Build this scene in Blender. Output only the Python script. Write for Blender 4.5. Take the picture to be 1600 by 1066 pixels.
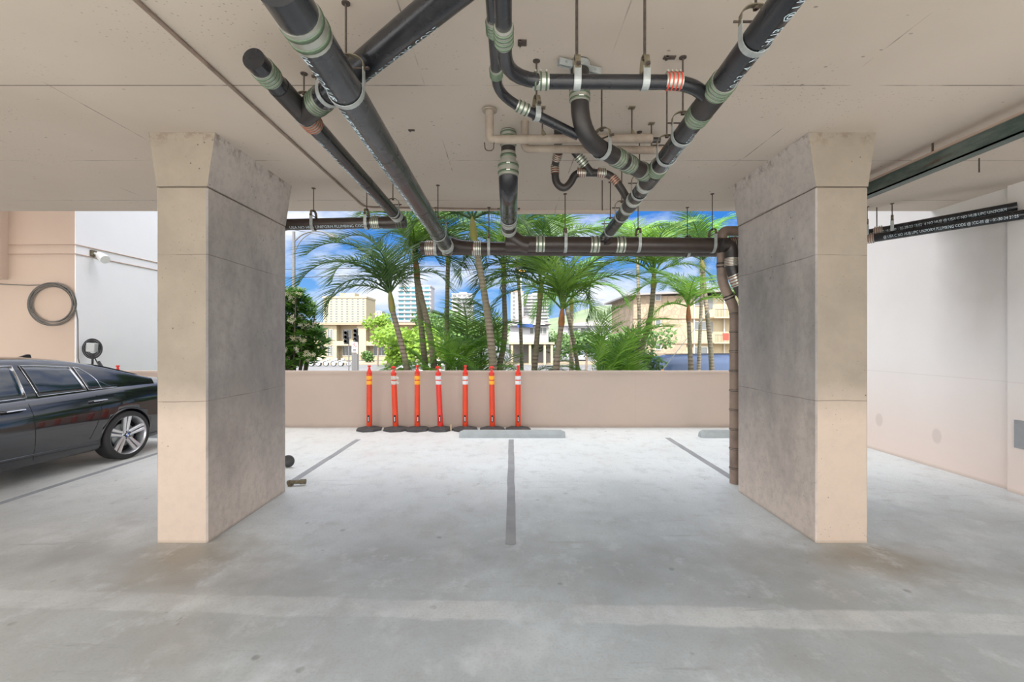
import bpy, math, random
from mathutils import Vector, Matrix, Quaternion
R = math.radians
C = bpy.context.scene.collection
scn = bpy.context.scene
for o in list(bpy.data.objects): bpy.data.objects.remove(o)

# ------------------------------------------------------------------ camera, sky, sun, exposure
EYE = 1.65; F = 730.0
cam = bpy.data.cameras.new('camera'); cam.sensor_width = 36; cam.lens = 36 * F / 1600
cam.clip_start = .05; cam.clip_end = 3000
co = bpy.data.objects.new('camera', cam); C.objects.link(co)
co.location = (0, 0, EYE); co.rotation_euler = (R(90), 0, 0); scn.camera = co
scn.view_settings.view_transform = 'Standard'; scn.view_settings.look = 'None'
scn.view_settings.gamma = 1; scn.view_settings.use_curve_mapping = False
scn.view_settings.exposure = 0.90

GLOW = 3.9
w = bpy.data.worlds.new('world'); scn.world = w; w.use_nodes = True
nt = w.node_tree; nt.nodes.clear()
def wn(t, **k):
    n = nt.nodes.new(t)
    for a, b in k.items(): setattr(n, a, b)
    return n
tc = wn('ShaderNodeTexCoord'); mp = wn('ShaderNodeMapping'); mp.inputs['Scale'].default_value = (1.6, 1.6, 4.2)
mp.inputs['Location'].default_value = (.35, .2, .1)
no = wn('ShaderNodeTexNoise'); no.inputs['Scale'].default_value = 2.1; no.inputs['Detail'].default_value = 9
no.inputs['Roughness'].default_value = .58
cr = wn('ShaderNodeValToRGB'); cr.color_ramp.elements[0].position = .46; cr.color_ramp.elements[1].position = .64
sep = wn('ShaderNodeSeparateXYZ')
sk = wn('ShaderNodeValToRGB')
sk.color_ramp.elements[0].position = 0; sk.color_ramp.elements[0].color = (.42, .62, .86, 1)
sk.color_ramp.elements[1].position = .55; sk.color_ramp.elements[1].color = (.03, .15, .52, 1)
e = sk.color_ramp.elements.new(.10); e.color = (.16, .40, .80, 1)
e = sk.color_ramp.elements.new(.24); e.color = (.05, .23, .68, 1)
mx = wn('ShaderNodeMixRGB'); mx.inputs['Color2'].default_value = (.86, .90, .97, 1)
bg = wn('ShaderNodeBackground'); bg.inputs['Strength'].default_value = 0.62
ou = wn('ShaderNodeOutputWorld'); L = nt.links.new
L(tc.outputs['Generated'], mp.inputs['Vector']); L(mp.outputs[0], no.inputs['Vector'])
L(no.outputs['Fac'], cr.inputs['Fac']); L(tc.outputs['Generated'], sep.inputs[0]); L(sep.outputs['Z'], sk.inputs['Fac'])
L(cr.outputs['Color'], mx.inputs['Fac']); L(sk.outputs['Color'], mx.inputs['Color1']); 
L(bg.outputs[0], ou.inputs['Surface'])
# broad glow around the sun, added to the sky to light interior and walls
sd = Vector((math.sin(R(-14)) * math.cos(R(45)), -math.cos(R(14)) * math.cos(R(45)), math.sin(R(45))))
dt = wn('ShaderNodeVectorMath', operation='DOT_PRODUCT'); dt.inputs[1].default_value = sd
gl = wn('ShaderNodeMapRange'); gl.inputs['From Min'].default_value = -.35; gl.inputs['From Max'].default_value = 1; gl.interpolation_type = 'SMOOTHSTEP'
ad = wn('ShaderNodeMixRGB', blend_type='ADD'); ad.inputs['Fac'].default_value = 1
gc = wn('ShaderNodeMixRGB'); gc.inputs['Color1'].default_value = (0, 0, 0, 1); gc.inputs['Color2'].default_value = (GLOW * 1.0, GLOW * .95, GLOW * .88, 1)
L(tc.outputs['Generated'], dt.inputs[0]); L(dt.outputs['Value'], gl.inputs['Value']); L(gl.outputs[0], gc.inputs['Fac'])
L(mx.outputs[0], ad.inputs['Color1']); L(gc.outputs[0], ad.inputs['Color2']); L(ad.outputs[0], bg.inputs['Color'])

sun = bpy.data.lights.new('sun', 'SUN'); sun.energy = 4.2; sun.angle = R(1.5); sun.color = (1, .965, .91)
so = bpy.data.objects.new('sun', sun); C.objects.link(so)
sd = Vector((math.sin(R(-14)) * math.cos(R(45)), -math.cos(R(14)) * math.cos(R(45)), math.sin(R(45))))
so.rotation_euler = sd.to_track_quat('Z', 'Y').to_euler(); so.location = (0, 0, 30)

# ------------------------------------------------------------------ helpers
def W(px, py, d): return Vector(((px - 800) / F * d, d, EYE - (py - 533) / F * d))
def V(*a): return Vector(a)

class MB:
    def __init__(s): s.v = []; s.f = []; s.sm = []; s.mi = []; s.cm = 0
    def add(s, vs, fs, sm=False):
        b = len(s.v); s.v += [tuple(x) for x in vs]
        for f in fs: s.f.append([b + i for i in f]); s.sm.append(sm); s.mi.append(s.cm)
        return s
    def box(s, a, b, M=None):
        x0, y0, z0 = a; x1, y1, z1 = b
        vs = [V(x, y, z) for z in (z0, z1) for y in (y0, y1) for x in (x0, x1)]
        if M: vs = [M @ q for q in vs]
        return s.add(vs, [(0, 2, 3, 1), (4, 5, 7, 6), (0, 1, 5, 4), (2, 6, 7, 3), (0, 4, 6, 2), (1, 3, 7, 5)])
    def bbox(s, a, b, c=.01, M=None):      # box with chamfered edges
        x0, y0, z0 = a; x1, y1, z1 = b
        vs = []; idx = {}
        for i, x in enumerate((x0, x1)):
            for j, y in enumerate((y0, y1)):
                for k, z in enumerate((z0, z1)):
                    sx = c if i == 0 else -c; sy = c if j == 0 else -c; sz = c if k == 0 else -c
                    for m, q in enumerate(((x, y + sy, z + sz), (x + sx, y, z + sz), (x + sx, y + sy, z))):
                        idx[(i, j, k, m)] = len(vs); vs.append(V(*q))
        fs = []
        I = lambda i, j, k, m: idx[(i, j, k, m)]
        for i in (0, 1):
            q = [I(i, 0, 0, 0), I(i, 1, 0, 0), I(i, 1, 1, 0), I(i, 0, 1, 0)]; fs.append(q if i else q[::-1])
            q = [I(0, i, 0, 1), I(0, i, 1, 1), I(1, i, 1, 1), I(1, i, 0, 1)]; fs.append(q if i else q[::-1])
            q = [I(0, 0, i, 2), I(1, 0, i, 2), I(1, 1, i, 2), I(0, 1, i, 2)]; fs.append(q if i else q[::-1])
        for i in (0, 1):
            for j in (0, 1):
                fs.append([I(i, j, 0, 0), I(i, j, 0, 1), I(i, j, 1, 1), I(i, j, 1, 0)] if (i ^ j) else [I(i, j, 0, 0), I(i, j, 1, 0), I(i, j, 1, 1), I(i, j, 0, 1)])
                fs.append([I(i, 0, j, 0), I(i, 1, j, 0), I(i, 1, j, 2), I(i, 0, j, 2)] if not (i ^ j) else [I(i, 0, j, 2), I(i, 1, j, 2), I(i, 1, j, 0), I(i, 0, j, 0)])
                fs.append([I(0, i, j, 1), I(0, i, j, 2), I(1, i, j, 2), I(1, i, j, 1)] if not (i ^ j) else [I(1, i, j, 1), I(1, i, j, 2), I(0, i, j, 2), I(0, i, j, 1)])
                for k in (0, 1):
                    fs.append([I(i, j, k, 0), I(i, j, k, 1), I(i, j, k, 2)])
        if M: vs = [M @ q for q in vs]
        return s.add(vs, fs)
    def tube(s, path, r, n=12, cap=True, sm=True, ring=None, closed=False):
        P = [Vector(p) for p in path]; m = len(P)
        rs = r if isinstance(r, (list, tuple)) else [r] * m
        T = []
        for i in range(m):
            if closed: a = P[(i + 1) % m] - P[i - 1]
            else: a = (P[min(i + 1, m - 1)] - P[max(i - 1, 0)])
            if a.length < 1e-9: a = T[-1].copy() if T else V(0, 0, 1)
            T.append(a.normalized())
        u = T[0].orthogonal().normalized(); vs = []
        for i in range(m):
            if i: u = (u - T[i] * u.dot(T[i])).normalized()
            w_ = T[i].cross(u)
            for k in range(n):
                a = 2 * math.pi * k / n
                vs.append(P[i] + (u * math.cos(a) + w_ * math.sin(a)) * rs[i])
        fs = [(i * n + k, i * n + (k + 1) % n, (i + 1) * n + (k + 1) % n, (i + 1) * n + k) for i in range(m - 1) for k in range(n)]
        if closed: fs += [((m - 1) * n + k, (m - 1) * n + (k + 1) % n, (k + 1) % n, k) for k in range(n)]
        s.add(vs, fs, sm)
        if cap and not closed:
            b = len(s.v) - len(vs)
            s.v += [tuple(q) for q in vs[:n]] + [tuple(q) for q in vs[-n:]]
            b2 = len(s.v) - 2 * n
            s.f.append([b2 + k for k in range(n)][::-1]); s.sm.append(False); s.mi.append(s.cm)
            s.f.append([b2 + n + k for k in range(n)]); s.sm.append(False); s.mi.append(s.cm)
        return s
    def lathe(s, prof, c=(0, 0, 0), n=20, ax='z', sm=True, cap=True):
        c = V(*c); vs = []
        for (r, h) in prof:
            for k in range(n):
                a = 2 * math.pi * k / n; p, q = r * math.cos(a), r * math.sin(a)
                vs.append(c + (V(p, q, h) if ax == 'z' else V(q, h, p) if ax == 'y' else V(h, p, q)))
        m = len(prof)
        s.add(vs, [(i * n + k, i * n + (k + 1) % n, (i + 1) * n + (k + 1) % n, (i + 1) * n + k) for i in range(m - 1) for k in range(n)], sm)
        b = len(s.v) - len(vs)
        if cap and prof[0][0] > 1e-6: s.f.append([b + k for k in range(n)][::-1]); s.sm.append(False); s.mi.append(s.cm)
        if cap and prof[-1][0] > 1e-6: s.f.append([b + (m - 1) * n + k for k in range(n)]); s.sm.append(False); s.mi.append(s.cm)
        return s
    def prism(s, poly, ax, a, b):
        n = len(poly)
        def p(q, h): return V(h, q[0], q[1]) if ax == 'x' else V(q[0], h, q[1]) if ax == 'y' else V(q[0], q[1], h)
        vs = [p(q, a) for q in poly] + [p(q, b) for q in poly]
        return s.add(vs, [list(range(n))[::-1], list(range(n, 2 * n))] + [(i, (i + 1) % n, n + (i + 1) % n, n + i) for i in range(n)])
    def build(s, name, mats, parent=None, loc=None):
        me = bpy.data.meshes.new(name); me.from_pydata(s.v, [], s.f)
        me.polygons.foreach_set('use_smooth', s.sm); me.polygons.foreach_set('material_index', s.mi)
        for m in (mats if isinstance(mats, (list, tuple)) else [mats]): me.materials.append(m)
        me.update()
        o = bpy.data.objects.new(name, me); C.objects.link(o)
        if parent: o.parent = parent
        if loc: o.location = loc
        return o

def tag(o, label, cat, group=None, kind=None):
    if label: o['label'] = label
    if cat: o['category'] = cat
    if group: o['group'] = group
    if kind: o['kind'] = kind
    return o
def empty(name, label, cat, loc=(0, 0, 0), rz=0, group=None):
    o = bpy.data.objects.new(name, None); C.objects.link(o); o.location = loc; o.rotation_euler = (0, 0, rz)
    o.empty_display_size = .1
    return tag(o, label, cat, group)
def struct(o): o['kind'] = 'structure'; return o
def fix_normals(o):
    import bmesh
    bm = bmesh.new(); bm.from_mesh(o.data); bmesh.ops.recalc_face_normals(bm, faces=bm.faces); bm.to_mesh(o.data); bm.free()
    return o
def fillet(pts, rad, n=7):
    pts = [Vector(p) for p in pts]; out = [pts[0]]
    for i in range(1, len(pts) - 1):
        p = pts[i]; a = (pts[i - 1] - p); b = (pts[i + 1] - p)
        r = rad[i - 1] if isinstance(rad, (list, tuple)) else rad
        la = min(r, a.length * .48); lb = min(r, b.length * .48)
        A = p + a.normalized() * la; B = p + b.normalized() * lb
        for k in range(n + 1):
            t = k / n; out.append(A * (1 - t) ** 2 + p * 2 * t * (1 - t) + B * t * t)
    out.append(pts[-1]); return out

# ------------------------------------------------------------------ materials
def mat(name, col, rough=.6, metal=0, coat=0, spec=None, trans=0, alpha=None, emis=None, emis_s=0):
    m = bpy.data.materials.new(name); m.use_nodes = True
    b = m.node_tree.nodes['Principled BSDF']
    b.inputs['Base Color'].default_value = (*col, 1); b.inputs['Roughness'].default_value = rough
    b.inputs['Metallic'].default_value = metal; b.inputs['Coat Weight'].default_value = coat
    if spec is not None: b.inputs['Specular IOR Level'].default_value = spec
    if emis: b.inputs['Emission Color'].default_value = (*emis, 1); b.inputs['Emission Strength'].default_value = emis_s
    return m
class NB:
    """small node-building helper on a material"""
    def __init__(s, m):
        s.m = m; s.t = m.node_tree; s.b = s.t.nodes['Principled BSDF']
        s.tc = s.t.nodes.new('ShaderNodeTexCoord').outputs['Object']
        s.sp = s.t.nodes.new('ShaderNodeSeparateXYZ'); s.t.links.new(s.tc, s.sp.inputs[0])
        s.x, s.y, s.z = s.sp.outputs
    def set(s, i, v):
        if hasattr(v, 'links') or isinstance(v, bpy.types.NodeSocket): s.t.links.new(v, i)
        else: i.default_value = v
    def math(s, op, a, b=0, c=None, clamp=False):
        n = s.t.nodes.new('ShaderNodeMath'); n.operation = op; n.use_clamp = clamp
        s.set(n.inputs[0], a); s.set(n.inputs[1], b)
        if c is not None: s.set(n.inputs[2], c)
        return n.outputs[0]
    def noise(s, scale, detail=4, rough=.55, stretch=(1, 1, 1), off=(0, 0, 0)):
        mp = s.t.nodes.new('ShaderNodeMapping'); mp.inputs['Scale'].default_value = stretch; mp.inputs['Location'].default_value = off
        s.t.links.new(s.tc, mp.inputs['Vector'])
        n = s.t.nodes.new('ShaderNodeTexNoise'); n.inputs['Scale'].default_value = scale; n.inputs['Detail'].default_value = detail
        n.inputs['Roughness'].default_value = rough; s.t.links.new(mp.outputs[0], n.inputs['Vector']); return n.outputs['Fac']
    def vor(s, scale, feature='F1', stretch=(1, 1, 1)):
        mp = s.t.nodes.new('ShaderNodeMapping'); mp.inputs['Scale'].default_value = stretch
        s.t.links.new(s.tc, mp.inputs['Vector'])
        n = s.t.nodes.new('ShaderNodeTexVoronoi'); n.inputs['Scale'].default_value = scale; n.feature = feature
        s.t.links.new(mp.outputs[0], n.inputs['Vector']); return n
    def ramp(s, v, a, b, c0=0, c1=1):
        n = s.t.nodes.new('ShaderNodeMapRange'); n.clamp = True
        s.set(n.inputs['Value'], v)
        for k, q in (('From Min', a), ('From Max', b), ('To Min', c0), ('To Max', c1)): n.inputs[k].default_value = q
        return n.outputs[0]
    def mix(s, f, a, b, mode='MIX'):
        n = s.t.nodes.new('ShaderNodeMixRGB'); n.blend_type = mode
        s.set(n.inputs[0], f)
        for i, q in ((1, a), (2, b)):
            if isinstance(q, tuple): n.inputs[i].default_value = (*q, 1)
            else: s.t.links.new(q, n.inputs[i])
        return n.outputs[0]
    def line(s, c, v, wd):      # 1 on a thin line where coordinate c == v
        return s.math('LESS_THAN', s.math('ABSOLUTE', s.math('SUBTRACT', c, v)), wd)
    def band(s, c, a, b, soft=.05):
        return s.math('MULTIPLY', s.ramp(c, a - soft, a + soft), s.ramp(c, b - soft, b + soft, 1, 0))
    def out(s, col=None, rough=None, bump=None, strength=.2, dist=.01):
        if col is not None: s.t.links.new(col, s.b.inputs['Base Color'])
        if rough is not None: s.set(s.b.inputs['Roughness'], rough)
        if bump is not None:
            n = s.t.nodes.new('ShaderNodeBump'); n.inputs['Strength'].default_value = strength; n.inputs['Distance'].default_value = dist
            s.t.links.new(bump, n.inputs['Height']); s.t.links.new(n.outputs[0], s.b.inputs['Normal'])
        return s.m
def speckled(name, c1, c2, scale=6, rough=.7, amt=1, metal=0, bump=.15):
    m = mat(name, c1, rough, metal); n = NB(m)
    f = n.ramp(n.noise(scale, 5, .6), .35, .68, 0, amt)
    return n.out(n.mix(f, c1, c2), bump=n.noise(scale * 6, 3), strength=bump, dist=.004)

# floor concrete
m_floor = mat('floor_concrete', (.5, .52, .53), .45); n = NB(m_floor)
c = n.mix(n.ramp(n.noise(.55, 6, .62), .33, .68), (.34, .375, .385), (.58, .65, .69))
c = n.mix(n.ramp(n.noise(1.6, 7, .7, (1, .6, 1), (4, 1, 0)), .52, .74, 0, .6), c, (.36, .355, .34))
c = n.mix(n.ramp(n.noise(.8, 5, .6, (1, 1, 1), (9, 3, 0)), .55, .75, 0, .75), c, (.80, .85, .88))
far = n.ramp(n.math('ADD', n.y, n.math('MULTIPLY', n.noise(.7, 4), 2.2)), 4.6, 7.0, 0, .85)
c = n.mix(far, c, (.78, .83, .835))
warm = n.ramp(n.math('ADD', n.x, n.math('MULTIPLY', n.noise(1.1, 4), 2.0)), -3.6, 1.0, .42, 0)
c = n.mix(warm, c, (.60, .56, .49))
yy = n.math('ADD', n.math('ADD', n.y, n.math('MULTIPLY', n.x, .045)), n.math('MULTIPLY', n.noise(3, 4), .10))
bandm = n.math('MULTIPLY', n.band(yy, 2.80, 3.00, .012), n.ramp(n.noise(1.5, 6, .7, (1, 1, 1), (2, 7, 0)), .38, .60, .10, .62))
c = n.mix(bandm, c, (.72, .75, .755))
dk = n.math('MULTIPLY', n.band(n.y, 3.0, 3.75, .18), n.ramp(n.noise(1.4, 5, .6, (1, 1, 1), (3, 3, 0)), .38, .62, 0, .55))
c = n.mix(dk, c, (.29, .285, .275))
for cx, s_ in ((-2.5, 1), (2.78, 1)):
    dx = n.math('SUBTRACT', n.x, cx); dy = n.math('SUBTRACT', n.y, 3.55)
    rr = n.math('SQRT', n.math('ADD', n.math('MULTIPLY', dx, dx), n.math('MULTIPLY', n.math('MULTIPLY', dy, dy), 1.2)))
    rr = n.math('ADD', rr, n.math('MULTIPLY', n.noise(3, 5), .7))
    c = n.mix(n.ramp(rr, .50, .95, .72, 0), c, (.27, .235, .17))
v = n.vor(3.2); vs = n.math('MULTIPLY', n.ramp(v.outputs['Distance'], .05, .09, 1, 0), n.ramp(n.noise(1.3, 2), .5, .6))
c = n.mix(n.math('MULTIPLY', vs, .65), c, (.2, .2, .2))
v = n.vor(7.5, stretch=(1, .7, 1)); vs = n.math('MULTIPLY', n.ramp(v.outputs['Distance'], .04, .08, 1, 0), n.ramp(n.noise(.9, 2, .5, (1, 1, 1), (5, 5, 0)), .52, .6))
c = n.mix(n.math('MULTIPLY', vs, .6), c, (.22, .22, .21))
c = n.mix(n.ramp(n.noise(60, 3), .5, .8, 0, .35), c, (.27, .27, .27))
c = n.mix(n.ramp(n.noise(4.5, 7, .75, (1, .8, 1), (6, 2, 0)), .50, .70, 0, .42), c, (.36, .37, .365))
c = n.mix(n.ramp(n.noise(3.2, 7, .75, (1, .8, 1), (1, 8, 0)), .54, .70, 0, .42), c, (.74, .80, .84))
v = n.vor(2.3, stretch=(1, .8, 1)); vs = n.math('MULTIPLY', n.ramp(n.math('ADD', v.outputs['Distance'], n.math('MULTIPLY', n.noise(20, 4), .05)), .06, .085, 1, 0), n.ramp(n.y, 3.0, 5.5, 1, .25))
c = n.mix(n.math('MULTIPLY', vs, .6), c, (.18, .18, .175))
sc = n.ramp(n.noise(2.2, 8, .75, (.35, 3.5, 1), (1, 1, 0)), .60, .68, 0, .5)
c = n.mix(sc, c, (.28, .28, .28))
c = n.mix(n.ramp(n.y, 8.78, 8.93, 0, .55), c, (.3, .28, .24))
n.out(c, rough=n.ramp(n.noise(1.2, 4), .35, .7, .34, .62), bump=n.noise(25, 6, .7), strength=.12, dist=.01)

# ceiling
m_ceil = mat('ceiling_paint', (.62, .53, .46), .8); n = NB(m_ceil)
c = n.mix(n.ramp(n.noise(.5, 5, .6), .35, .7), (.56, .485, .41), (.49, .42, .35))
lines = None
br = n.ramp(n.noise(1.6, 5, .6), .42, .56)
for yv in (1.2, 3.11, 4.41, 5.65):
    l = n.line(n.y, yv, .006); lines = l if lines is None else n.math('MAXIMUM', lines, l)
for xv in (-4.3, -3.05, -.55, .62, 2.2, 4.0):
    l = n.line(n.math('ADD', n.x, n.math('MULTIPLY', n.y, .01)), xv, .004)
    lines = n.math('MAXIMUM', lines, n.math('MULTIPLY', l, n.ramp(n.noise(1.1, 3, .5, (1, 1, 1), (xv, 0, 0)), .5, .55)))
c = n.mix(n.math('MULTIPLY', n.math('MULTIPLY', lines, br), .85), c, (.13, .10, .08))
v = n.vor(9, stretch=(.8, 1.3, 1)); sp_ = n.math('MULTIPLY', n.ramp(v.outputs['Distance'], .06, .10, 1, 0), n.ramp(n.noise(.9, 3), .46, .56))
c = n.mix(n.math('MULTIPLY', sp_, .75), c, (.17, .13, .10))
v = n.vor(1.1, stretch=(.7, 1.6, 1)); sp_ = n.ramp(v.outputs['Distance'], .022, .032, 1, 0)
c = n.mix(n.math('MULTIPLY', sp_, .8), c, (.10, .07, .05))
v = n.vor(30); sp_ = n.math('MULTIPLY', n.ramp(v.outputs['Distance'], .10, .2, 1, 0), n.ramp(n.noise(1.2, 4, .6, (1, 1, 1), (7, 2, 0)), .5, .62))
c = n.mix(n.math('MULTIPLY', sp_, .65), c, (.24, .19, .15))
n.out(c, bump=n.noise(40, 4), strength=.1, dist=.004)

# pink-tan painted walls
def paint(name, c1, c2, scale=.8, rough=.75, scuff=.35, sc_col=(.3, .25, .22)):
    m = mat(name, c1, rough); n = NB(m)
    c = n.mix(n.ramp(n.noise(scale, 5, .6), .35, .7), c1, c2)
    v = n.vor(6); q = n.math('MULTIPLY', n.ramp(v.outputs['Distance'], .02, .05, 1, 0), n.ramp(n.noise(1, 2), .5, .6))
    c = n.mix(n.math('MULTIPLY', q, scuff), c, sc_col)
    return n.out(c, bump=n.noise(60, 3), strength=.08, dist=.003)
m_barrier = mat('barrier_paint', (.74, .60, .52), .75); n = NB(m_barrier)
c = n.mix(n.ramp(n.noise(.8, 5, .6), .35, .7), (.55, .445, .375), (.50, .415, .355))
c = n.mix(n.math('MULTIPLY', n.ramp(n.math('ADD', n.z, n.math('MULTIPLY', n.noise(3, 5), .12)), .05, .13, 1, 0), .5), c, (.34, .28, .23))
c = n.mix(n.math('MULTIPLY', n.line(n.x, 2.35, .004), .25), c, (.35, .28, .24))
n.out(c, bump=n.noise(50, 3), strength=.06, dist=.003)
m_tan = paint('tan_wall_paint', (.54, .42, .33), (.50, .39, .31))
m_white_wall = paint('white_wall_paint', (.93, .925, .925), (.90, .89, .89), scuff=.1)
m_right = mat('right_wall_paint', (.82, .76, .73), .75); n = NB(m_right)
c = n.mix(n.ramp(n.noise(.6, 5, .6), .35, .7), (.86, .83, .81), (.81, .78, .755))
c = n.mix(n.ramp(n.math('ADD', n.z, n.math('MULTIPLY', n.noise(1, 4), .5)), .5, 1.7, .85, 0), c, (.80, .66, .58))
gr = n.math('MULTIPLY', n.band(n.math('ADD', n.y, n.math('MULTIPLY', n.noise(1.6, 5), .6)), 5.35, 6.0, .4), n.band(n.math('ADD', n.z, n.math('MULTIPLY', n.noise(2, 5), .4)), 1.9, 3.5, .5))
c = n.mix(n.math('MULTIPLY', gr, .62), c, (.44, .38, .34))
for yy0, zz0 in ((7.0, .47), (6.05, .42)):
    dy = n.math('SUBTRACT', n.y, yy0); dz = n.math('SUBTRACT', n.z, zz0)
    rr = n.math('SQRT', n.math('ADD', n.math('MULTIPLY', n.math('MULTIPLY', dy, dy), 2.0), n.math('MULTIPLY', dz, dz)))
    c = n.mix(n.ramp(rr, .08, .11, .35, 0), c, (.5, .42, .38))
c = n.mix(n.math('MULTIPLY', n.math('MAXIMUM', n.line(n.z, 1.2, .005), n.line(n.y, 7.3, .006)), .2), c, (.5, .42, .38))
c = n.mix(n.ramp(n.z, .0, .05, .5, 0), c, (.4, .33, .25))
n.out(c, bump=n.noise(50, 3), strength=.08, dist=.003)
# piers
m_pier = mat('pier_concrete', (.6, .52, .42), .8); n = NB(m_pier)
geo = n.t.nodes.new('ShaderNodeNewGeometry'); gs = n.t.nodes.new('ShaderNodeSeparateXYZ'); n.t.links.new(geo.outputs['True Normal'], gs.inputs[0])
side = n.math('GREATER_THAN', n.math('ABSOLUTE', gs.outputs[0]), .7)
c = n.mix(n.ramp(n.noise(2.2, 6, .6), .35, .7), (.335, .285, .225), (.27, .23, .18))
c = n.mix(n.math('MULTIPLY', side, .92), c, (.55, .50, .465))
zn = n.math('ADD', n.z, n.math('MULTIPLY', n.noise(3, 3), .04))
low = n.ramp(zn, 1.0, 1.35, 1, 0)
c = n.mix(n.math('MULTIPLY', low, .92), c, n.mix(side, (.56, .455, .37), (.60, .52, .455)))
zg = n.math('ADD', n.z, n.math('MULTIPLY', n.noise(1.7, 6, .6), .9))
gr = n.math('MULTIPLY', n.band(zg, 1.1, 3.2, .5), n.ramp(n.noise(1.3, 6, .65, (1, 1, .5)), .30, .62, .35, 1))
gr = n.math('MULTIPLY', gr, side)
c = n.mix(n.math('MULTIPLY', gr, .82), c, (.16, .155, .155)); c = n.mix(n.math('MULTIPLY', n.ramp(n.noise(14, 5, .7), .45, .7, 0, .3), n.ramp(side, 0, 1, .3, 1)), c, (.15, .14, .13))
lowg = n.math('MULTIPLY', n.math('MULTIPLY', side, n.ramp(n.noise(2.6, 6, .7, (1, 1, .6), (3, 1, 2)), .42, .62)), n.band(n.z, .2, 1.4, .25))
c = n.mix(n.math('MULTIPLY', lowg, .65), c, (.33, .29, .265))
wz = n.math('ADD', n.z, n.math('MULTIPLY', n.noise(1.1, 4), .05))
ln = n.line(wz, 2.935, .005)
for zv in (2.375, 1.185): ln = n.math('MAXIMUM', ln, n.line(wz, zv, .004))
c = n.mix(n.math('MULTIPLY', n.math('MULTIPLY', ln, n.ramp(n.noise(2.5, 4), .4, .55, .25, 1)), .6), c, (.12, .10, .08))
v = n.vor(11); q = n.math('MULTIPLY', n.ramp(v.outputs['Distance'], .05, .09, 1, 0), n.ramp(n.noise(1.5, 2), .52, .6))
c = n.mix(n.math('MULTIPLY', q, .8), c, (.08, .06, .05))
v = n.vor(26); q = n.math('MULTIPLY', n.ramp(v.outputs['Distance'], .06, .14, 1, 0), n.ramp(n.noise(2, 2, .5, (1, 1, 1), (4, 4, 4)), .5, .6))
c = n.mix(n.math('MULTIPLY', q, .6), c, (.12, .10, .08))
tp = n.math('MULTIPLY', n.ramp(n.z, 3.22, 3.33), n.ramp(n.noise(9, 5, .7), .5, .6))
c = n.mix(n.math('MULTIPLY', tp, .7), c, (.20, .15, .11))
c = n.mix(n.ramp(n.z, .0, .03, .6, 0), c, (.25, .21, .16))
n.out(c, bump=n.noise(35, 6, .7), strength=.22, dist=.006)

def iron(name, c1, c2, rough=.5):
    m = mat(name, c1, rough, .0); n = NB(m)
    c = n.mix(n.ramp(n.noise(5, 5, .65), .4, .68), c1, c2)
    return n.out(c, rough=n.ramp(n.noise(3, 3), .3, .7, rough - .1, rough + .12), bump=n.noise(70, 3), strength=.12, dist=.003)
m_iron = iron('cast_iron_black', (.012, .013, .016), (.024, .024, .026), .26)
m_iron_gloss = iron('cast_iron_grey', (.030, .033, .037), (.048, .050, .054), .24)
m_iron_fit = iron('cast_iron_fitting', (.020, .018, .018), (.040, .032, .027), .45)
m_iron_brown = iron('cast_iron_brown', (.032, .022, .018), (.05, .035, .027), .40)
m_tanpipe = iron('painted_pipe_tan', (.36, .30, .24), (.24, .19, .15), .65)
m_taupe = iron('painted_pipe_taupe', (.27, .20, .155), (.17, .125, .10), .6)
m_steel = mat('steel_band', (.50, .51, .45), .36, .75)
m_green = mat('green_band', (.12, .17, .11), .4, .5)
m_copperband = mat('copper_band', (.26, .10, .06), .4, .5)
m_redband = mat('red_band', (.6, .07, .04), .45, .1)
m_galv = speckled('galvanised_strap', (.42, .45, .44), (.30, .32, .31), 20, .45, metal=.35)
m_rod = speckled('rusty_rod', (.09, .065, .05), (.045, .035, .03), 30, .7)
m_stencil = mat('stencil_paint', (.55, .66, .72), .7)
m_greenbeam = mat('green_steel', (.07, .10, .085), .5); n = NB(m_greenbeam)
c = n.mix(n.ramp(n.noise(5, 6, .7, (2, .4, 2)), .42, .6), (.055, .085, .075), (.12, .15, .13)); c = n.mix(n.ramp(n.noise(4, 6, .7, (2, .3, 2), (3, 0, 0)), .56, .66), c, (.09, .05, .035))
n.out(c, bump=n.noise(30, 4), strength=.2)
m_line = speckled('faded_line_paint', (.27, .285, .30), (.34, .35, .36), 4, .6)
m_stop = speckled('wheel_stop_concrete', (.38, .42, .43), (.31, .34, .35), 6, .7)
m_rubber = speckled('black_rubber', (.035, .035, .037), (.07, .07, .07), 12, .7)
m_tyre = mat('tyre_rubber', (.022, .021, .021), .65)
m_orange = speckled('orange_plastic', (.78, .062, .012), (.68, .045, .012), 4, .4, bump=.02)
m_red_pl = speckled('red_plastic', (.80, .04, .025), (.70, .035, .02), 4, .4, bump=.02)
m_amber = mat('amber_sheeting', (.95, .42, .02), .35)
m_whiteband = speckled('white_sheeting', (.82, .85, .88), (.6, .63, .65), 30, .35)
m_greyband = speckled('worn_sheeting', (.70, .66, .60), (.5, .45, .40), 30, .5)
m_paintblack = mat('black_car_paint', (.008, .009, .012), .12, .0, 1.0)
m_glassdark = mat('dark_window_glass', (.012, .022, .03), .03, 0, 1.0)
m_chrome = mat('chrome', (.75, .76, .78), .15, 1)
m_alloy = mat('silver_alloy', (.62, .63, .65), .3, .75)
m_dark = mat('dark_gap', (.006, .006, .007), .8)
m_white = mat('white_plastic', (.82, .83, .83), .4)
m_grey = mat('grey_plastic', (.42, .44, .44), .5)
m_blackpl = mat('black_plastic', (.02, .02, .022), .45)
m_cable = mat('grey_cable', (.13, .12, .105), .55)
m_conduit = mat('painted_conduit', (.45, .33, .26), .6)
m_rust = speckled('rusty_fitting', (.20, .17, .11), (.1, .08, .05), 20, .8)

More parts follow.
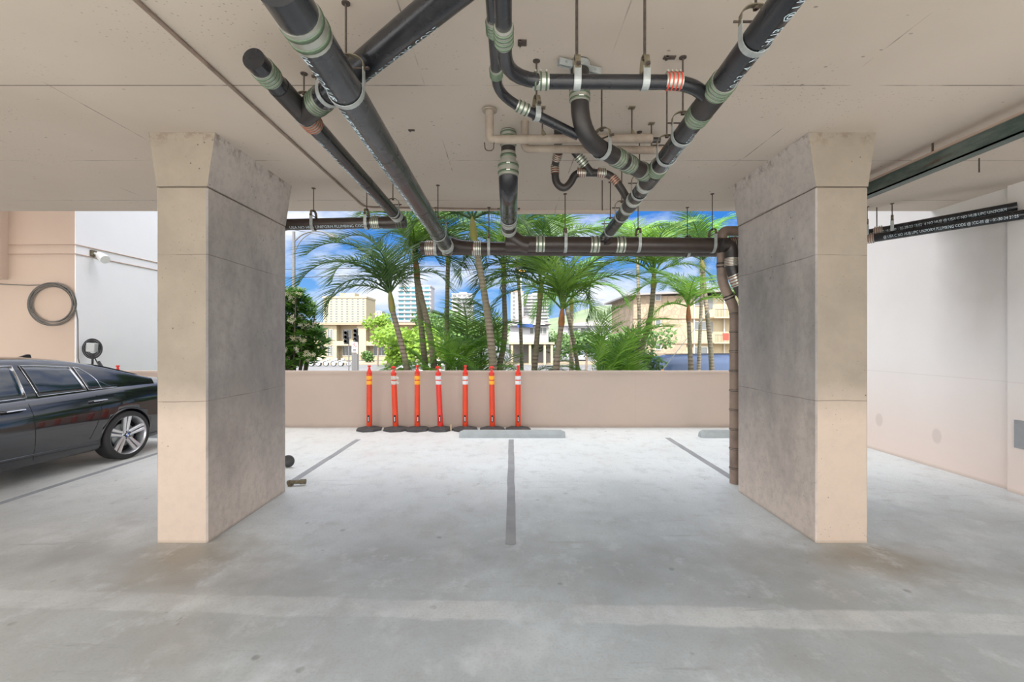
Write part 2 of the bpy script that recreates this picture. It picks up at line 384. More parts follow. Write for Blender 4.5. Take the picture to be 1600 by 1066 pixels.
# ------------------------------------------------------------------ structure
CEIL = EYE + 1.702; EDGE = 6.12; WALLY = 8.92
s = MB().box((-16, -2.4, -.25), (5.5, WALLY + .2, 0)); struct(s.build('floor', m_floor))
m_ground = speckled('bounce_concrete', (.60, .58, .54), (.52, .50, .46), .4, .8)
s = MB().box((-40, -40, -.30), (40, -2.4, -.001)); struct(s.build('ground_bounce', m_ground))  # unseen sunlit ground added behind the camera to bounce light inside
m_block = paint('sun_block_paint', (.62, .52, .45), (.56, .47, .40))
s = MB().box((-16, -2.4, CEIL), (9.5, EDGE, CEIL + .35)); struct(s.build('ceiling', m_ceil))
s = MB().box((-16, -2.4, CEIL + .35), (9.5, EDGE, 9.5)); struct(s.build('wall_sun_block', m_block))  # unseen block above the ceiling, made tall to shade the barrier and walls
s = MB().box((-.0, EDGE - .07, CEIL - .035), (1.35, EDGE + .02, CEIL - .001)); struct(s.build('trim_1', m_ceil))
s = MB().box((-8.35, WALLY, -1.6), (5.5, WALLY + .2, 1.06)); s.box((-8.35, WALLY - .012, 1.035), (5.5, WALLY + .212, 1.075)); struct(s.build('wall_barrier', m_barrier))
s = MB().box((-16, WALLY, -1.6), (-8.35, WALLY + 6.2, 7.5)); struct(s.build('wall_left', m_tan))
s = MB().box((-8.35, WALLY + .001, -1.6), (-8.33, WALLY + 6.2, 7.5)); struct(s.build('wall_left_return', m_white_wall))
s = MB().box((-16, WALLY - .14, 2.82), (-9.62, WALLY, 7.5)); struct(s.build('trim_2', m_tan))
s = MB().box((5.5, 4.9, 0), (5.75, WALLY + .4, 7.0)); struct(s.build('wall_right', m_right))
s = MB().box((5.44, -2.4, 0), (5.75, 5.13, CEIL)); struct(s.build('wall_right_near', m_right))
s = MB().box((5.425, 4.75, .50), (5.44, 5.05, .80)); tag(s.build('wall_patch', m_line), 'dark grey painted patch low on the near end of the right wall', 'paint patch')

def pier(x0, x1, y0, y1, label, group=None):
    b = MB(); zc = 2.91
    yseg = [y0 + (y1 - y0) * k / 1 for k in range(2)]
    b.bbox((x0, y0, -.01), (x1, y1, zc), .012)
    vs = [V(x0, y0, zc), V(x1, y0, zc), V(x1, y1, zc), V(x0, y1, zc), V(x0 - .065, y0, CEIL + .01), V(x1 + .065, y0, CEIL + .01), V(x1 + .065, y1, CEIL + .01), V(x0 - .065, y1, CEIL + .01)]
    b.add(vs, [(0, 3, 2, 1), (4, 5, 6, 7), (0, 1, 5, 4), (1, 2, 6, 5), (2, 3, 7, 6), (3, 0, 4, 7)])
    return tag(b.build('concrete_column', m_pier), label, 'column')
pier(-2.90, -2.485, 3.81, 5.13, 'tall concrete column with flared top standing between the black car and the orange posts')
pier(2.48, 2.905, 3.81, 5.13, 'tall concrete column with flared top standing beside the brown drain pipe and right wall')

# painted lines
for (x0, x1, y0, y1, lb) in ((-2.62, -2.535, 5.42, 7.82, 'faded dark grey stall line running from the left column to the orange posts'),
                             (-.055, .03, 3.78, 7.82, 'faded dark grey stall line in the middle running to the long wheel stop'),
                             (2.60, 2.69, 5.2, 7.95, 'faded dark grey stall line behind the right column'),
                             (-5.24, -5.16, 3.6, 7.6, 'faded dark grey stall line beside the black car')):
    s = MB(); N = 14
    rnd = random.Random(int(x0 * 100)); vs = []
    for k in range(N + 1):
        y = y0 + (y1 - y0) * k / N; j = rnd.uniform(-.004, .004)
        vs += [V(x0 + j, y, .0), V(x1 + j, y, .0), V(x0 + j, y, .003), V(x1 + j, y, .003)]
    fs = []
    for k in range(N):
        a = 4 * k; fs += [(a + 2, a + 3, a + 7, a + 6), (a, a + 2, a + 6, a + 4), (a + 1, a + 5, a + 7, a + 3)]
    s.add(vs, fs); tag(s.build('stall_line', m_line), lb, 'parking line')

# wheel stops
def stop(x0, x1, lb, y0=7.93):
    b = MB(); pr = [(y0, 0), (y0 + .02, .055), (y0 + .055, .12), (y0 + .125, .12), (y0 + .16, .055), (y0 + .18, 0)]
    n_ = len(pr); rows = []
    for x, ins in ((x0, 0), (x0 + .07, 1), (x1 - .07, 1), (x1, 0)):
        rows.append([V(x, q[0] if ins else y0 + .09 + (q[0] - y0 - .09) * .8, q[1] * (1 if ins else .75)) for q in pr])
    vs = [p for r_ in rows for p in r_]
    fs = [(i * n_ + k, i * n_ + k + 1, (i + 1) * n_ + k + 1, (i + 1) * n_ + k) for i in range(3) for k in range(n_ - 1)]
    fs += [tuple(range(n_))[::-1], tuple(range(3 * n_, 4 * n_))]
    fs += [(i * n_ + n_ - 1, i * n_, (i + 1) * n_, (i + 1) * n_ + n_ - 1) for i in range(3)]
    b.add(vs, fs); o = fix_normals(b.build('wheel_stop', m_stop)); return tag(o, lb, 'wheel stop')
stop(-.90, .91, 'long grey concrete wheel stop in front of the three rightmost orange posts')
stop(3.22, 5.02, 'grey concrete wheel stop partly hidden behind the right column')
stop(-7.3, -5.5, 'grey concrete wheel stop behind the tail of the black car')

# ------------------------------------------------------------------ pipes
def coupling(parent, p, a, r, L_=.09, bands=4, kind='green'):
    """no-hub coupling at point p along unit a"""
    a = a.normalized(); b = MB()
    st = p - a * L_ / 2
    b.tube([st, st + a * L_], r + .004, 24)
    b.cm = 1
    for k in range(bands):
        q = st + a * (L_ * (k + .5) / bands); h = L_ / bands * .17
        b.tube([q - a * h, q - a * h * .8, q + a * h * .8, q + a * h], [r + .004, r + .008, r + .008, r + .004], 24, cap=False)
    b.cm = 0
    # worm screw heads
    side = a.cross(V(0, 0, 1)); side = side.normalized() if side.length > .2 else V(1, 0, 0)
    up = side.cross(a).normalized()
    if kind in ('green', 'copper', 'red'):
        for k in range(bands):
            q = st + a * (L_ * (k + .5) / bands) + up * (r + .012)
            b.tube([q - side * .014, q + side * .014], .006, 6, sm=False)
    mm = {'green': (m_steel, m_green), 'copper': (m_steel, m_copperband), 'copperfull': (m_copperband, m_steel), 'red': (m_steel, m_redband), 'steel': (m_steel, m_galv),
          'brown': (m_iron_brown, m_tanpipe), 'hub': (m_iron_fit, m_iron_fit)}[kind]
    return b.build('coupling', list(mm), parent)
def text_on(parent, body, p0, p1, r, size, start, cdir, m=None, fit=None):
    a = (p1 - p0).normalized(); c_ = (cdir - a * cdir.dot(a)).normalized(); t = c_.cross(a)
    cu = bpy.data.curves.new('lettering', 'FONT'); cu.body = body; cu.size = size; cu.resolution_u = 2
    o = bpy.data.objects.new('lettering', cu); C.objects.link(o)
    bpy.context.view_layer.update()
    dg = bpy.context.evaluated_depsgraph_get(); me = bpy.data.meshes.new_from_object(o.evaluated_get(dg))
    bpy.data.objects.remove(o); me.materials.clear(); me.materials.append(m or m_stencil)
    mxx = max(v_.co.x for v_ in me.vertices); kx = fit / mxx if fit else 1
    for v_ in me.vertices:
        x, y = v_.co.x * kx + start, v_.co.y - size * .35; ph = y / r
        v_.co = p0 + a * x + (c_ * math.cos(ph) + t * math.sin(ph)) * (r + .0015)
    me.update(); ob = bpy.data.objects.new('lettering', me); C.objects.link(ob); ob.parent = parent
    return ob
def run(name, label, pts, r, rad=.12, m=None, coup=(), cat='pipe', seg=24, group=None):
    """pts: world points; coup: list of (segment, t, length, bands, kind)"""
    root = empty(name, label, cat, (0, 0, 0), group=group)
    P = [Vector(p) for p in pts]
    b = MB(); b.tube(fillet(P, rad) if len(P) > 2 else P, r, seg); b.build('barrel', m or m_iron, root)
    for (sg, t, L_, nb, kd) in coup:
        a = P[sg + 1] - P[sg]; coupling(root, P[sg] + a * t, a, r, L_, nb, kd)
    return root
def joint(root, pts, r, name='fitting', m=None, rad=.1):
    return MB().tube(fillet(pts, rad) if len(pts) > 2 else pts, r, 24).build(name, m or m_iron_fit, root)

def hanger(p, a, r, label, top=None, rise=None, rodr=.0055, sw=.017):
    """clevis hanger round pipe point p, axis a (horizontal dir)"""
    a = Vector((a[0], a[1], 0)).normalized(); sd_ = V(a.y, -a.x, 0)
    rise = rise or (r + .055)
    root = empty('pipe_hanger', label, 'pipe hanger', (p[0], p[1], CEIL))
    o = Vector(p) - V(p[0], p[1], CEIL)
    # lower U strap
    path = []
    R_ = r + .004
    hb = rise
    path.append(o + sd_ * R_ + V(0, 0, hb))
    for k in range(0, 13):
        t = math.pi * k / 12; path.append(o + sd_ * R_ * math.cos(t) - V(0, 0, R_ * math.sin(t)))
    path.append(o - sd_ * R_ + V(0, 0, hb))
    def strap(path, wd, th, name, mm, closed=False):
        vs = []; m_ = len(path)
        for i, q in enumerate(path):
            tg = (path[min(i + 1, m_ - 1)] - path[max(i - 1, 0)]).normalized(); nn = tg.cross(a).normalized()
            vs += [q - a * wd, q + a * wd, q + a * wd + nn * th, q - a * wd + nn * th]
        fs = [(i * 4 + k, i * 4 + (k + 1) % 4, (i + 1) * 4 + (k + 1) % 4, (i + 1) * 4 + k) for i in range(m_ - 1) for k in range(4)]
        fs += [(0, 1, 2, 3), (4 * m_ - 1, 4 * m_ - 2, 4 * m_ - 3, 4 * m_ - 4)]
        return fix_normals(MB().add(vs, fs).build(name, mm, root))
    strap(path, sw, .004, 'strap', m_galv)
    # upper yoke
    ytop = hb + .07; yk = []
    for k in range(0, 11):
        t = math.pi * k / 10
        yk.append(o + sd_ * (R_ + .006) * math.cos(t) + V(0, 0, hb - .012 + (ytop - hb + .012) * math.sin(t) ** .6))
    strap(yk, sw * .8, .004, 'yoke', m_rust)
    MB().tube([o + sd_ * (R_ + .03) + V(0, 0, hb), o - sd_ * (R_ + .03) + V(0, 0, hb)], .005, 8).lathe([(.011, -.005), (.011, .005)], o + sd_ * (R_ + .02) + V(0, 0, hb), 6).build('bolt', m_rod, root)
    q = o + V(0, 0, ytop - .02)
    MB().tube([q, V(q.x, q.y, 0)], rodr, 8).lathe([(.013, 0), (.013, .012)], (q.x, q.y, q.z), 6).lathe([(.022, -.006), (.022, 0)], (q.x, q.y, 0), 10).build('threaded_rod', m_rod, root)
    return root

UPC = 'NO HUB  U P C  UNIFORM PLUMBING CODE'
# A : big left pipe
A0 = W(455, 8, 1.78); A1 = W(700, 389, 5.85); aA = A1 - A0
A0 = A0 - aA.normalized() * .1
rA = run('drain_pipe', 'thickest dark grey drain pipe with capped end, running down from the upper left', [A0, A1], .084,
         m=m_iron_gloss, coup=[(0, .052, .13, 2, 'green')])
for t in (.33, .60, .78, .89):
    joint(rA, [A0 + (A1 - A0) * t - aA.normalized() * .004, A0 + (A1 - A0) * t + aA.normalized() * .004], .0855, 'seam_ring', m_iron_fit)
coupling(rA, A0 + (A1 - A0) * .955, aA, .084, .16, 3, 'steel')
text_on(rA, 'USA  NO HUB  6  UNIFORM PLUMBING CODE  ICC-ES  USA  NO HUB  UNIFORM PLUMBING CODE', A0, A1, .084, .060, .26, V(-.50, 0, -.87))
# B : smaller left
B0 = W(396, 92, 2.42); B1 = W(622, 340, 5.15); aB = B1 - B0
rB = run('drain_pipe', 'thinner dark drain pipe with blank round end, left of the thickest pipe', [B0, B1], .058, coup=[(0, .045, .10, 4, 'green'), (0, .235, .10, 4, 'copper'), (0, .975, .09, 3, 'steel')])
joint(rB, [B0 + (B1 - B0) * .09, B0 + (B1 - B0) * .215], .062, 'fitting')
joint(rB, [B0 + (B1 - B0) * .62, B0 + (B1 - B0) * .623], .0595, 'seam_ring')
text_on(rB, 'USA  NO HUB  4  UNIFORM PLUMBING CODE  ICC-ES  01-30-24', B0, B1, .058, .05, .80, V(-.42, 0, -.9))
# E : diagonal over A joining B
E0 = B0 + (B1 - B0) * .20; E1 = V(-.86, E0.y - .42, E0.z + .02); E2 = V(.35, E0.y - 1.5, EYE + 1.53)
E2 = E0 + (E1 - E0).normalized() * 2.1
rE = run('branch_pipe', 'dark branch pipe crossing above the thickest pipe and joining the thinner left pipe', [E0, E2], .070)
aE = (E2 - E0); coupling(rE, E0 + aE.normalized() * .215, aE, .070, .10, 4, 'green')
joint(rE, [E0, E0 + aE.normalized() * .16], .074)
text_on(rE, 'NO HUB UNIFORM PLUMBING CODE', E0, E2, .070, .06, .3, V(.30, .35, -.85))
hanger(E0 + aE.normalized() * .34, aE, .070, 'galvanised hanger round the branch pipe, just behind the thickest pipe', rise=.06)
# D : right pipe
D0 = W(1181, 62, 1.94); D1 = W(945, 372, 5.32)
aD = D1 - D0; Dn = D0 - aD.normalized() * .75
rD = run('drain_pipe', 'dark drain pipe running from the top right down to the middle of the cross pipe', [Dn, D1], .058)
LD = (D1 - Dn).length
def onD(d): return Dn + (D1 - Dn) * ((d - Dn.y) / (D1.y - Dn.y))
text_on(rD, '10-23  4  NO HUB  @ USA C NO HUB UNIFORM PLUMBING CODE', onD(2.22), Dn, .058, .055, .0, V(.30, 0, -.95))
text_on(rD, 'UNIFORM PLUMBING CODE', onD(3.22), Dn, .058, .045, .0, V(.35, 0, -.92))
for d_, k in ((2.28, 'green'), (2.55, 'green'), (3.30, 'green'), (3.62, 'copperfull'), (3.98, 'copperfull'), (4.2, 'copperfull')):
    coupling(rD, onD(d_), aD, .058, .10 if k == 'green' else .075, 4 if k == 'green' else 1, 'green' if k == 'green' else 'steel')
joint(rD, [onD(2.33), onD(2.5)], .064); joint(rD, [onD(3.36), onD(3.57)], .064)
joint(rD, [onD(4.03), onD(4.15)], .064)
for d_, lb in ((1.94, 'galvanised hanger on the right drain pipe nearest the top edge of the photo'), (2.80, 'galvanised hanger on the right drain pipe just below where the upper bent pipe joins'),
               (3.10, 'second galvanised hanger on the right drain pipe below the upper joint'), (3.80, 'galvanised hanger on the right drain pipe between two steel couplings'),
               (4.45, 'galvanised hanger on the lower right drain pipe under the couplings'), (5.0, 'galvanised hanger at the far lower end of the right drain pipe')):
    hanger(onD(d_), aD, .058, lb, rise=.075)
# cross pipes
F0 = W(790, 381, 5.4); F1 = W(1152, 384, 5.4)
rF = run('cross_pipe', 'long horizontal black cross pipe in front, spanning from the centre to the right column', [F0, F1], .088, m=m_iron_brown,
         coup=[(0, (px - 790) / 362., .10, 2, 'green') for px in (844, 929, 969)] + [(0, .985, .12, 5, 'copper')])
joint(rF, [W(826, 384, 5.4), W(812, 381, 5.4), W(795, 368, 5.37)], .092, m=m_iron_brown)
joint(rF, [W(985, 384, 5.4) * .5 + W(965, 384, 5.4) * .5, W(955, 380, 5.4), W(944, 374, 5.33)], .070, m=m_iron_brown)
G0 = W(658, 388, 5.95); G1 = W(1150, 391, 5.95)
rG = run('cross_pipe', 'long horizontal brown cross pipe behind, reaching further left to the thickest pipe', [G0, G1], .086, m=m_iron_brown,
         coup=[(0, (px - 658) / 492., .11, 4, 'copper') for px in (672, 699, 745)])
joint(rG, [W(740, 388, 5.95), W(715, 386, 5.95), W(700, 380, 5.88)], .092, m=m_iron_brown)
H0 = W(444, 352, 5.2); H1 = W(634, 347, 5.2)
rH = run('cross_pipe', 'short horizontal brown pipe from the left column to the thinner left pipe', [H0 + V(-.25, 0, 0), H1], .062, m=m_iron_brown,
         coup=[(0, .14, .09, 2, 'steel'), (0, .79, .09, 4, 'green'), (0, .955, .08, 3, 'green')])
joint(rH, [W(598, 348, 5.2), W(631, 347, 5.2)], .068, m=m_iron_brown)
text_on(rH, 'USA NO HUB UNIFORM PLUMBING CODE', H0, H1, .062, .045, .08, V(0, -.7, -.6))
for (p, a, r_, lb) in ((W(490, 351, 5.2), (1, 0, 0), .062, 'hanger ring on the short left cross pipe beside the left column'),
                       (W(573, 349, 5.2), (1, 0, 0), .062, 'hanger ring on the short left cross pipe beside the thinner drain pipe'),
                       (W(681, 388, 5.95), (1, 0, 0), .086, 'hanger at the left end of the rear cross pipe'),
                       (W(764, 388, 5.95), (1, 0, 0), .086, 'hanger on the rear cross pipe left of the big central elbow'),
                       (W(883, 382, 5.4), (1, 0, 0), .088, 'hanger on the front cross pipe right of the big central elbow'),
                       (W(997, 382, 5.4), (1, 0, 0), .088, 'hanger on the front cross pipe right of where the right drain pipe joins'),
                       (W(1074, 391, 5.95), (1, 0, 0), .086, 'hanger on the rear cross pipe near the right column'),
                       (W(1113, 383, 5.4), (1, 0, 0), .088, 'hanger on the front cross pipe beside the tan pipe elbow')):
    hanger(p, a, r_, lb, rise=r_ + .03)
for d_, lb in ((2.35, 'galvanised hanger looped under the thickest drain pipe near the top left'), (5.1, 'hanger at the lower end of the thickest drain pipe')):
    hanger(A0 + (A1 - A0) * ((d_ - A0.y) / (A1.y - A0.y)), aA, .084, lb, rise=.11)
for d_, lb in ((2.97, 'galvanised hanger under the thinner left drain pipe near its blank end'), (4.95, 'hanger at the lower end of the thinner left drain pipe')):
    hanger(B0 + (B1 - B0) * ((d_ - B0.y) / (B1.y - B0.y)), aB, .058, lb, rise=.075)
# C : central drop and elbow
c0 = V(-.03, 3.72, CEIL); c1 = V(-.03, 3.72, EYE + 1.36); c2 = W(795, 372, 5.33)
rC = run('drop_pipe', 'wide central pipe dropping from the ceiling and bending back to the cross pipe', [V(-.03, 3.78, CEIL), V(-.03, 3.78, EYE + 1.42)], .058, m=m_iron_fit,
         coup=[(0, .25, .13, 4, 'green'), (0, .86, .13, 2, 'green')])
_a, _b, _c = V(-.03, 3.78, EYE + 1.42), V(-.03, 3.78, EYE + 1.20), V(-.03, 4.18, EYE + 1.255)
pC = [_a * (1 - t) ** 2 + _b * 2 * t * (1 - t) + _c * t * t for t in [q / 14 for q in range(15)]] + [W(795, 360, 5.2)]
MB().tube(pC, .078, 28).build('bend', m_iron, rC)
aC = pC[-1] - pC[-2]; coupling(rC, V(-.03, 3.78, EYE + 1.385), V(0, 0, 1), .078, .11, 2, 'green')
coupling(rC, pC[-1] - aC.normalized() * .06, aC, .078, .13, 2, 'steel'); coupling(rC, pC[-1] - aC.normalized() * .36, aC, .078, .10, 1, 'steel')
hanger(pC[-1] - aC.normalized() * .5, (0, 1, 0), .080, 'hanger around the wide central bent pipe', rise=.09)
# F upper run
ZF = EYE + 1.262
q0 = V(-.034, 1.2, ZF + .02); q1 = V(-.034, 2.27, ZF); q2 = V(.74, 2.27, ZF - .005); q3 = V(.90, 2.28, ZF - .01); q4 = onD(2.42)
rU = run('vent_pipe', 'upper black pipe bending right below the ceiling and curving into the right drain pipe', [q0, q1, V(.86, 2.27, ZF - .005), q4 + V(0, -.02, 0)], .034, [.22, .12])
coupling(rU, V(-.034, 1.93, ZF), V(0, 1, 0), .034, .11, 4, 'green'); coupling(rU, V(.14, 2.27, ZF), V(1, 0, 0), .034, .08, 3, 'green'); coupling(rU, V(.785, 2.27, ZF), V(1, 0, 0), .034, .08, 4, 'red')
for xx, lb in ((.315, 'flat strap hanger on the upper black pipe in front of the ceiling flange'), (.645, 'flat strap hanger on the upper black pipe near its red coupling')):
    hanger(V(xx, 2.27, ZF), (1, 0, 0), .034, lb, rise=.055, rodr=.007)
# G second run
ZG = EYE + 1.45
g1 = V(-.085, 2.76, ZG); g2 = W(903, 212, 2.92)
rS = run('vent_pipe', 'slim black pipe bending from behind the upper pipe down to the wide central riser', [V(-.085, 1.9, ZG + .01), g1, g2], .029, .16)
coupling(rS, V(-.085, 2.16, ZG), V(0, 1, 0), .029, .09, 4, 'green'); coupling(rS, V(-.085, 2.52, ZG), V(0, 1, 0), .029, .07, 4, 'green'); coupling(rS, g1 + (g2 - g1) * .30, g2 - g1, .029, .08, 3, 'green')
pg = g1 + (g2 - g1) * .47
hanger(pg, (g2 - g1), .029, 'small hanger holding the slim slanting pipe', rise=.05)
# H riser
h0 = V(.413, 2.85, CEIL); h1 = V(.413, 2.85, EYE + 1.24); h2 = onD(3.42) + V(-.03, 0, 0)
rR = run('riser_pipe', 'thick black riser dropping from a ceiling flange and elbowing into the right drain pipe', [h0, h1, h2], .056, .22, m=m_iron_fit)
coupling(rR, V(.413, 2.85, EYE + 1.50), V(0, 0, 1), .056, .10, 3, 'green')
aH = h2 - h1
coupling(rR, h1 + aH * .50, aH, .056, .085, 3, 'green'); coupling(rR, h1 + aH * .66, aH, .056, .085, 3, 'green'); coupling(rR, h1 + aH * .90, aH, .056, .07, 2, 'green')
hanger(h1 + aH * .28, aH, .058, 'galvanised hanger round the elbow of the thick riser', rise=.07)
b = MB(); M_ = Matrix.Translation((.413, 2.85, CEIL - .03)) @ Matrix.Rotation(R(22), 4, 'Z')
for sy in (-1, 1):
    b.box((-.145, sy * .012 - .003 + sy * 0, -.02), (-.055, sy * .012 + .003, .02), M_); b.box((.055, sy * .012 - .003, -.02), (.145, sy * .012 + .003, .02), M_)
b.tube([M_ @ V(.1, -.03, 0), M_ @ V(.1, .03, 0)], .008, 6, sm=False); b.tube([M_ @ V(-.1, -.03, 0), M_ @ V(-.1, .03, 0)], .008, 6, sm=False)
b.tube([V(.413, 2.85, CEIL - .05), V(.413, 2.85, CEIL - .01)], .064, 24)
b.build('riser_clamp', m_galv, rR)
# tan water pipes
ZJ = EYE + 1.475
rJ = run('water_pipe', 'tan painted thin pipe dropping from the ceiling and running right above the trap', [V(-.164, 3.42, CEIL), V(-.164, 3.42, ZJ), V(1.02, 3.40, ZJ)], .031, .03, m=m_tanpipe)
b = MB().lathe([(.055, -.02), (.055, -.012), (.038, 0)], (-.164, 3.42, CEIL), 20).build('flange', m_tanpipe, rJ)
MB().tube(fillet([V(-.20, 3.40, ZJ - .03), V(-.195, 3.40, ZJ - .09), V(-.135, 3.40, ZJ - .09), V(-.13, 3.40, ZJ - .03)], .03), .004, 8).build('wire_loop', m_rod, rJ)
rK = run('water_pipe', 'second tan painted pipe parallel and just behind the thin one', [V(.10, 3.62, CEIL), V(.10, 3.62, EYE + 1.49), V(1.16, 3.60, EYE + 1.47)], .030, .03, m=m_tanpipe)
run('stub_pipe', 'dark horizontal pipe behind the two tan pipes close under the ceiling', [V(.42, 3.85, EYE + 1.655), V(1.22, 3.85, EYE + 1.655)], .024, m=m_iron_fit)
run('stub_pipe', 'short dark stub dropping from the ceiling above the copper banded trap', [V(.37, 3.75, CEIL), V(.37, 3.75, CEIL - .12)], .034, m=m_iron_fit)
for px, d_, lb in ((849, 3.3, 'rusty rod with rectangular plate above the thin tan pipe, left one'), (993, 3.3, 'rusty rod with rectangular plate above the thin tan pipe, middle one'), (1024, 3.55, 'rusty rod with rectangular plate above the thin tan pipe, right one')):
    x_ = (px - 800) / F * d_
    root = empty('support_rod', lb, 'support rod', (x_, d_ + .1, CEIL))
    MB().tube([V(0, 0, 0), V(0, 0, -.23)], .006, 8).build('rod', m_rod, root); MB().box((-.022, -.02, -.008), (.022, .02, 0)).build('plate', m_rust, root)
    MB().tube([V(.0, 0, -.16), V(.012, 0, -.20), V(.0, 0, -.235)], [.006, .018, .01], 8).build('clip', m_rust, root)
# trap K
dK = 4.05
def k_(px, py, d=dK): return W(px, py, d)
kp = [k_(874, 232, 3.9), k_(867, 258), k_(868, 286), k_(881, 296), k_(892, 286), k_(899, 270), k_(925, 270), k_(952, 271), k_(968, 290), onD(4.10)]
rK2 = run('trap_pipe', 'small black U shaped trap pipe with copper coloured couplings below the ceiling', kp, .032, [.05, .06, .06, .06, .08, .05, .08, .06], m=m_iron_fit, seg=18)
for (pa, pb, t, kd) in ((0, 1, .45, 'copperfull'), (1, 2, .25, 'copperfull'), (5, 6, .35, 'copper'), (6, 7, .55, 'copper'), (7, 8, .55, 'copperfull')):
    coupling(rK2, kp[pa] + (kp[pb] - kp[pa]) * t, kp[pb] - kp[pa], .032, .075, 4, kd)
tb = [k_(925, 272), k_(897, 236, 4.0)]
joint(rK2, tb, .033, 'branch'); coupling(rK2, tb[0] + (tb[1] - tb[0]) * .58, tb[1] - tb[0], .033, .10, 4, 'green')
# free rods
for px, py0, py1, d_, lb in ((941, 283, 330, 4.95, 'bare rod hanging from the ceiling right of the trap'), (1530, 240, 262, 4.35, 'short bare rod stub in the ceiling near the right wall')):
    x_ = (px - 800) / F * d_
    tag(MB().tube([V(0, 0, 0), V(0, 0, -(py1 - py0) / F * d_)], .006, 8).build('hanging_rod', m_rod, None, (x_, d_, CEIL)), lb, 'rod')
# verticals by right column
dV = 5.42
vp = [W(1163, 361, dV), W(1128, 361, dV), W(1128, 440, dV), W(1148, 484, dV), V((1148 - 800) / F * dV, dV, 0)]
rV = run('down_pipe', 'taupe painted vertical drain pipe standing on the floor against the right column', vp, .056, [.07, .10, .10], m=m_taupe)
for k in range(9):
    z = .18 + k * .225; z = min(z, 1.97)
    coupling(rV, V(vp[4].x, dV, z), V(0, 0, 1), .056, .02, 1, 'brown')
coupling(rV, W(1128, 415, dV), V(0, 0, 1), .056, .06, 1, 'brown'); coupling(rV, W(1139, 464, dV), W(1148, 484, dV) - W(1128, 440, dV), .056, .05, 1, 'brown')
v2 = [W(1150, 384, 5.33), W(1142, 388, 5.31), W(1142, 418, 5.30), W(1163, 462, 5.30)]
rW = run('down_pipe', 'black pipe elbow turning down from the cross pipe behind the right column', [W(1128, 384, 5.25), W(1143, 384, 5.25), W(1143, 420, 5.25), W(1166, 468, 5.25)], .072, [.09, .12], m=m_iron_fit)
coupling(rW, W(1143, 410, 5.25), V(0, 0, 1), .072, .09, 5, 'copper'); a_ = W(1166, 468, 5.25) - W(1143, 420, 5.25)
coupling(rW, W(1151, 437, 5.25), a_, .072, .13, 4, 'copper')
run('down_pipe', 'narrow dark pipe squeezed between the taupe drain pipe and the right column', [V(2.665, 5.40, 0), V(2.665, 5.40, 2.3)], .03, m=m_iron_fit)
# right side pair with lettering
for (dz, dd, lb, txt) in ((0, 0, 'lower black pipe with white lettering crossing to the right wall', '@ USA C NO HUB UPC UNIFORM PLUMBING CODE @ ICC-ES @ - 01-30-24 21:25'),
                          (.105, .12, 'upper black pipe with white lettering crossing to the right wall', 'C NO HUB @ - 03-28-23 15:02  4 NO HUB @ USA C NO HUB UPC UNIFORM')):
    p0 = W(1335, 377, 6.0) + V(0, dd, dz * .75); p1 = W(1600, 335, 4.93) + V(0, dd, dz)
    rr_ = run('service_pipe', lb, [p0, p0 + (p1 - p0) * ((5.43 - p0.x) / (p1.x - p0.x))], .052)
    text_on(rr_, txt, p0, p1, .052, .046, .30, V(-.2, -1, -.25), m_stencil, fit=(p1 - p0).length - .34)
    coupling(rr_, p0 + (p1 - p0) * (.11 if dz == 0 else .22), p1 - p0, .053, .09, 4, 'copper')
for px, py, d_, lb in ((1355, 366, 5.92, 'hanger nearest the right column on the lettered pipes'), (1394, 360, 5.78, 'second hanger from the right column on the lettered pipes')):
    hanger(W(px, py, d_), (1, -.8, 0), .056, lb, rise=.12)
x_ = (1370 - 800) / F * 5.95
tag(MB().tube([V(0, 0, 0), V(0, 0, -.30)], .006, 8).build('hanging_rod', m_rod, None, (x_, 5.95, CEIL)), 'bare rod hanging between the two hangers of the lettered pipes', 'rod')
# green steel channel
bx_ = 3.60
rootb = empty('steel_channel', 'green black steel channel hung under the ceiling to the right of the right column', 'steel beam')
b = MB(); b.box((bx_, 1.4, EYE + 1.475), (bx_ + .012, 5.95, EYE + 1.60)); b.box((bx_, 1.4, EYE + 1.475), (bx_ + .10, 5.95, EYE + 1.487)); b.build('channel', m_greenbeam, rootb)
MB().box((bx_ - .02, 1.4, EYE + 1.60), (bx_ + .10, 5.95, EYE + 1.615)).build('top_flange', m_conduit, rootb)
xr = (1457 - 800) / F * 4.02
MB().tube([V(3.62, 4.02, EYE + 1.60), V(3.62, 4.02, CEIL)], .008, 8).lathe([(.02, 0), (.02, .012)], (3.62, 4.02, EYE + 1.615), 6).build('rod', m_rod, rootb)
# thin ceiling conduit
tag(MB().tube(fillet([V(-1.865, .8, CEIL - .011), V(-1.865, 5.9, CEIL - .011), V(.1, 6.02, CEIL - .011)], .12), .012, 10).build('ceiling_conduit', m_taupe), 'thin painted conduit running along the ceiling left of the pipes', 'conduit')
# ceiling holes / bits
for px, py, wd, ln_, lb in ((643, 203, .05, .02, 'dark rusty stub flush in the ceiling right of the thickest pipe'), (1046, 89, .07, .03, 'dark patch of rusty metal in the ceiling near the right drain pipe'),
                            (816, 66, .05, .05, 'rusty broken bracket on the ceiling near the upper pipe bend'), (790, 303, .05, .02, 'dark rusty stub in the ceiling left of the trap')):
    d_ = 1.702 * F / (533 - py)
    b = MB(); b.box((-wd / 2, -ln_ / 2, -.008), (wd / 2, ln_ / 2, 0)); b.box((-wd / 3, -ln_ / 2, -.014), (-wd / 8, ln_ / 2, 0))
    tag(b.build('rusty_stub', m_rod, None, ((px - 800) / F * d_, d_, CEIL)), lb, 'metal stub')

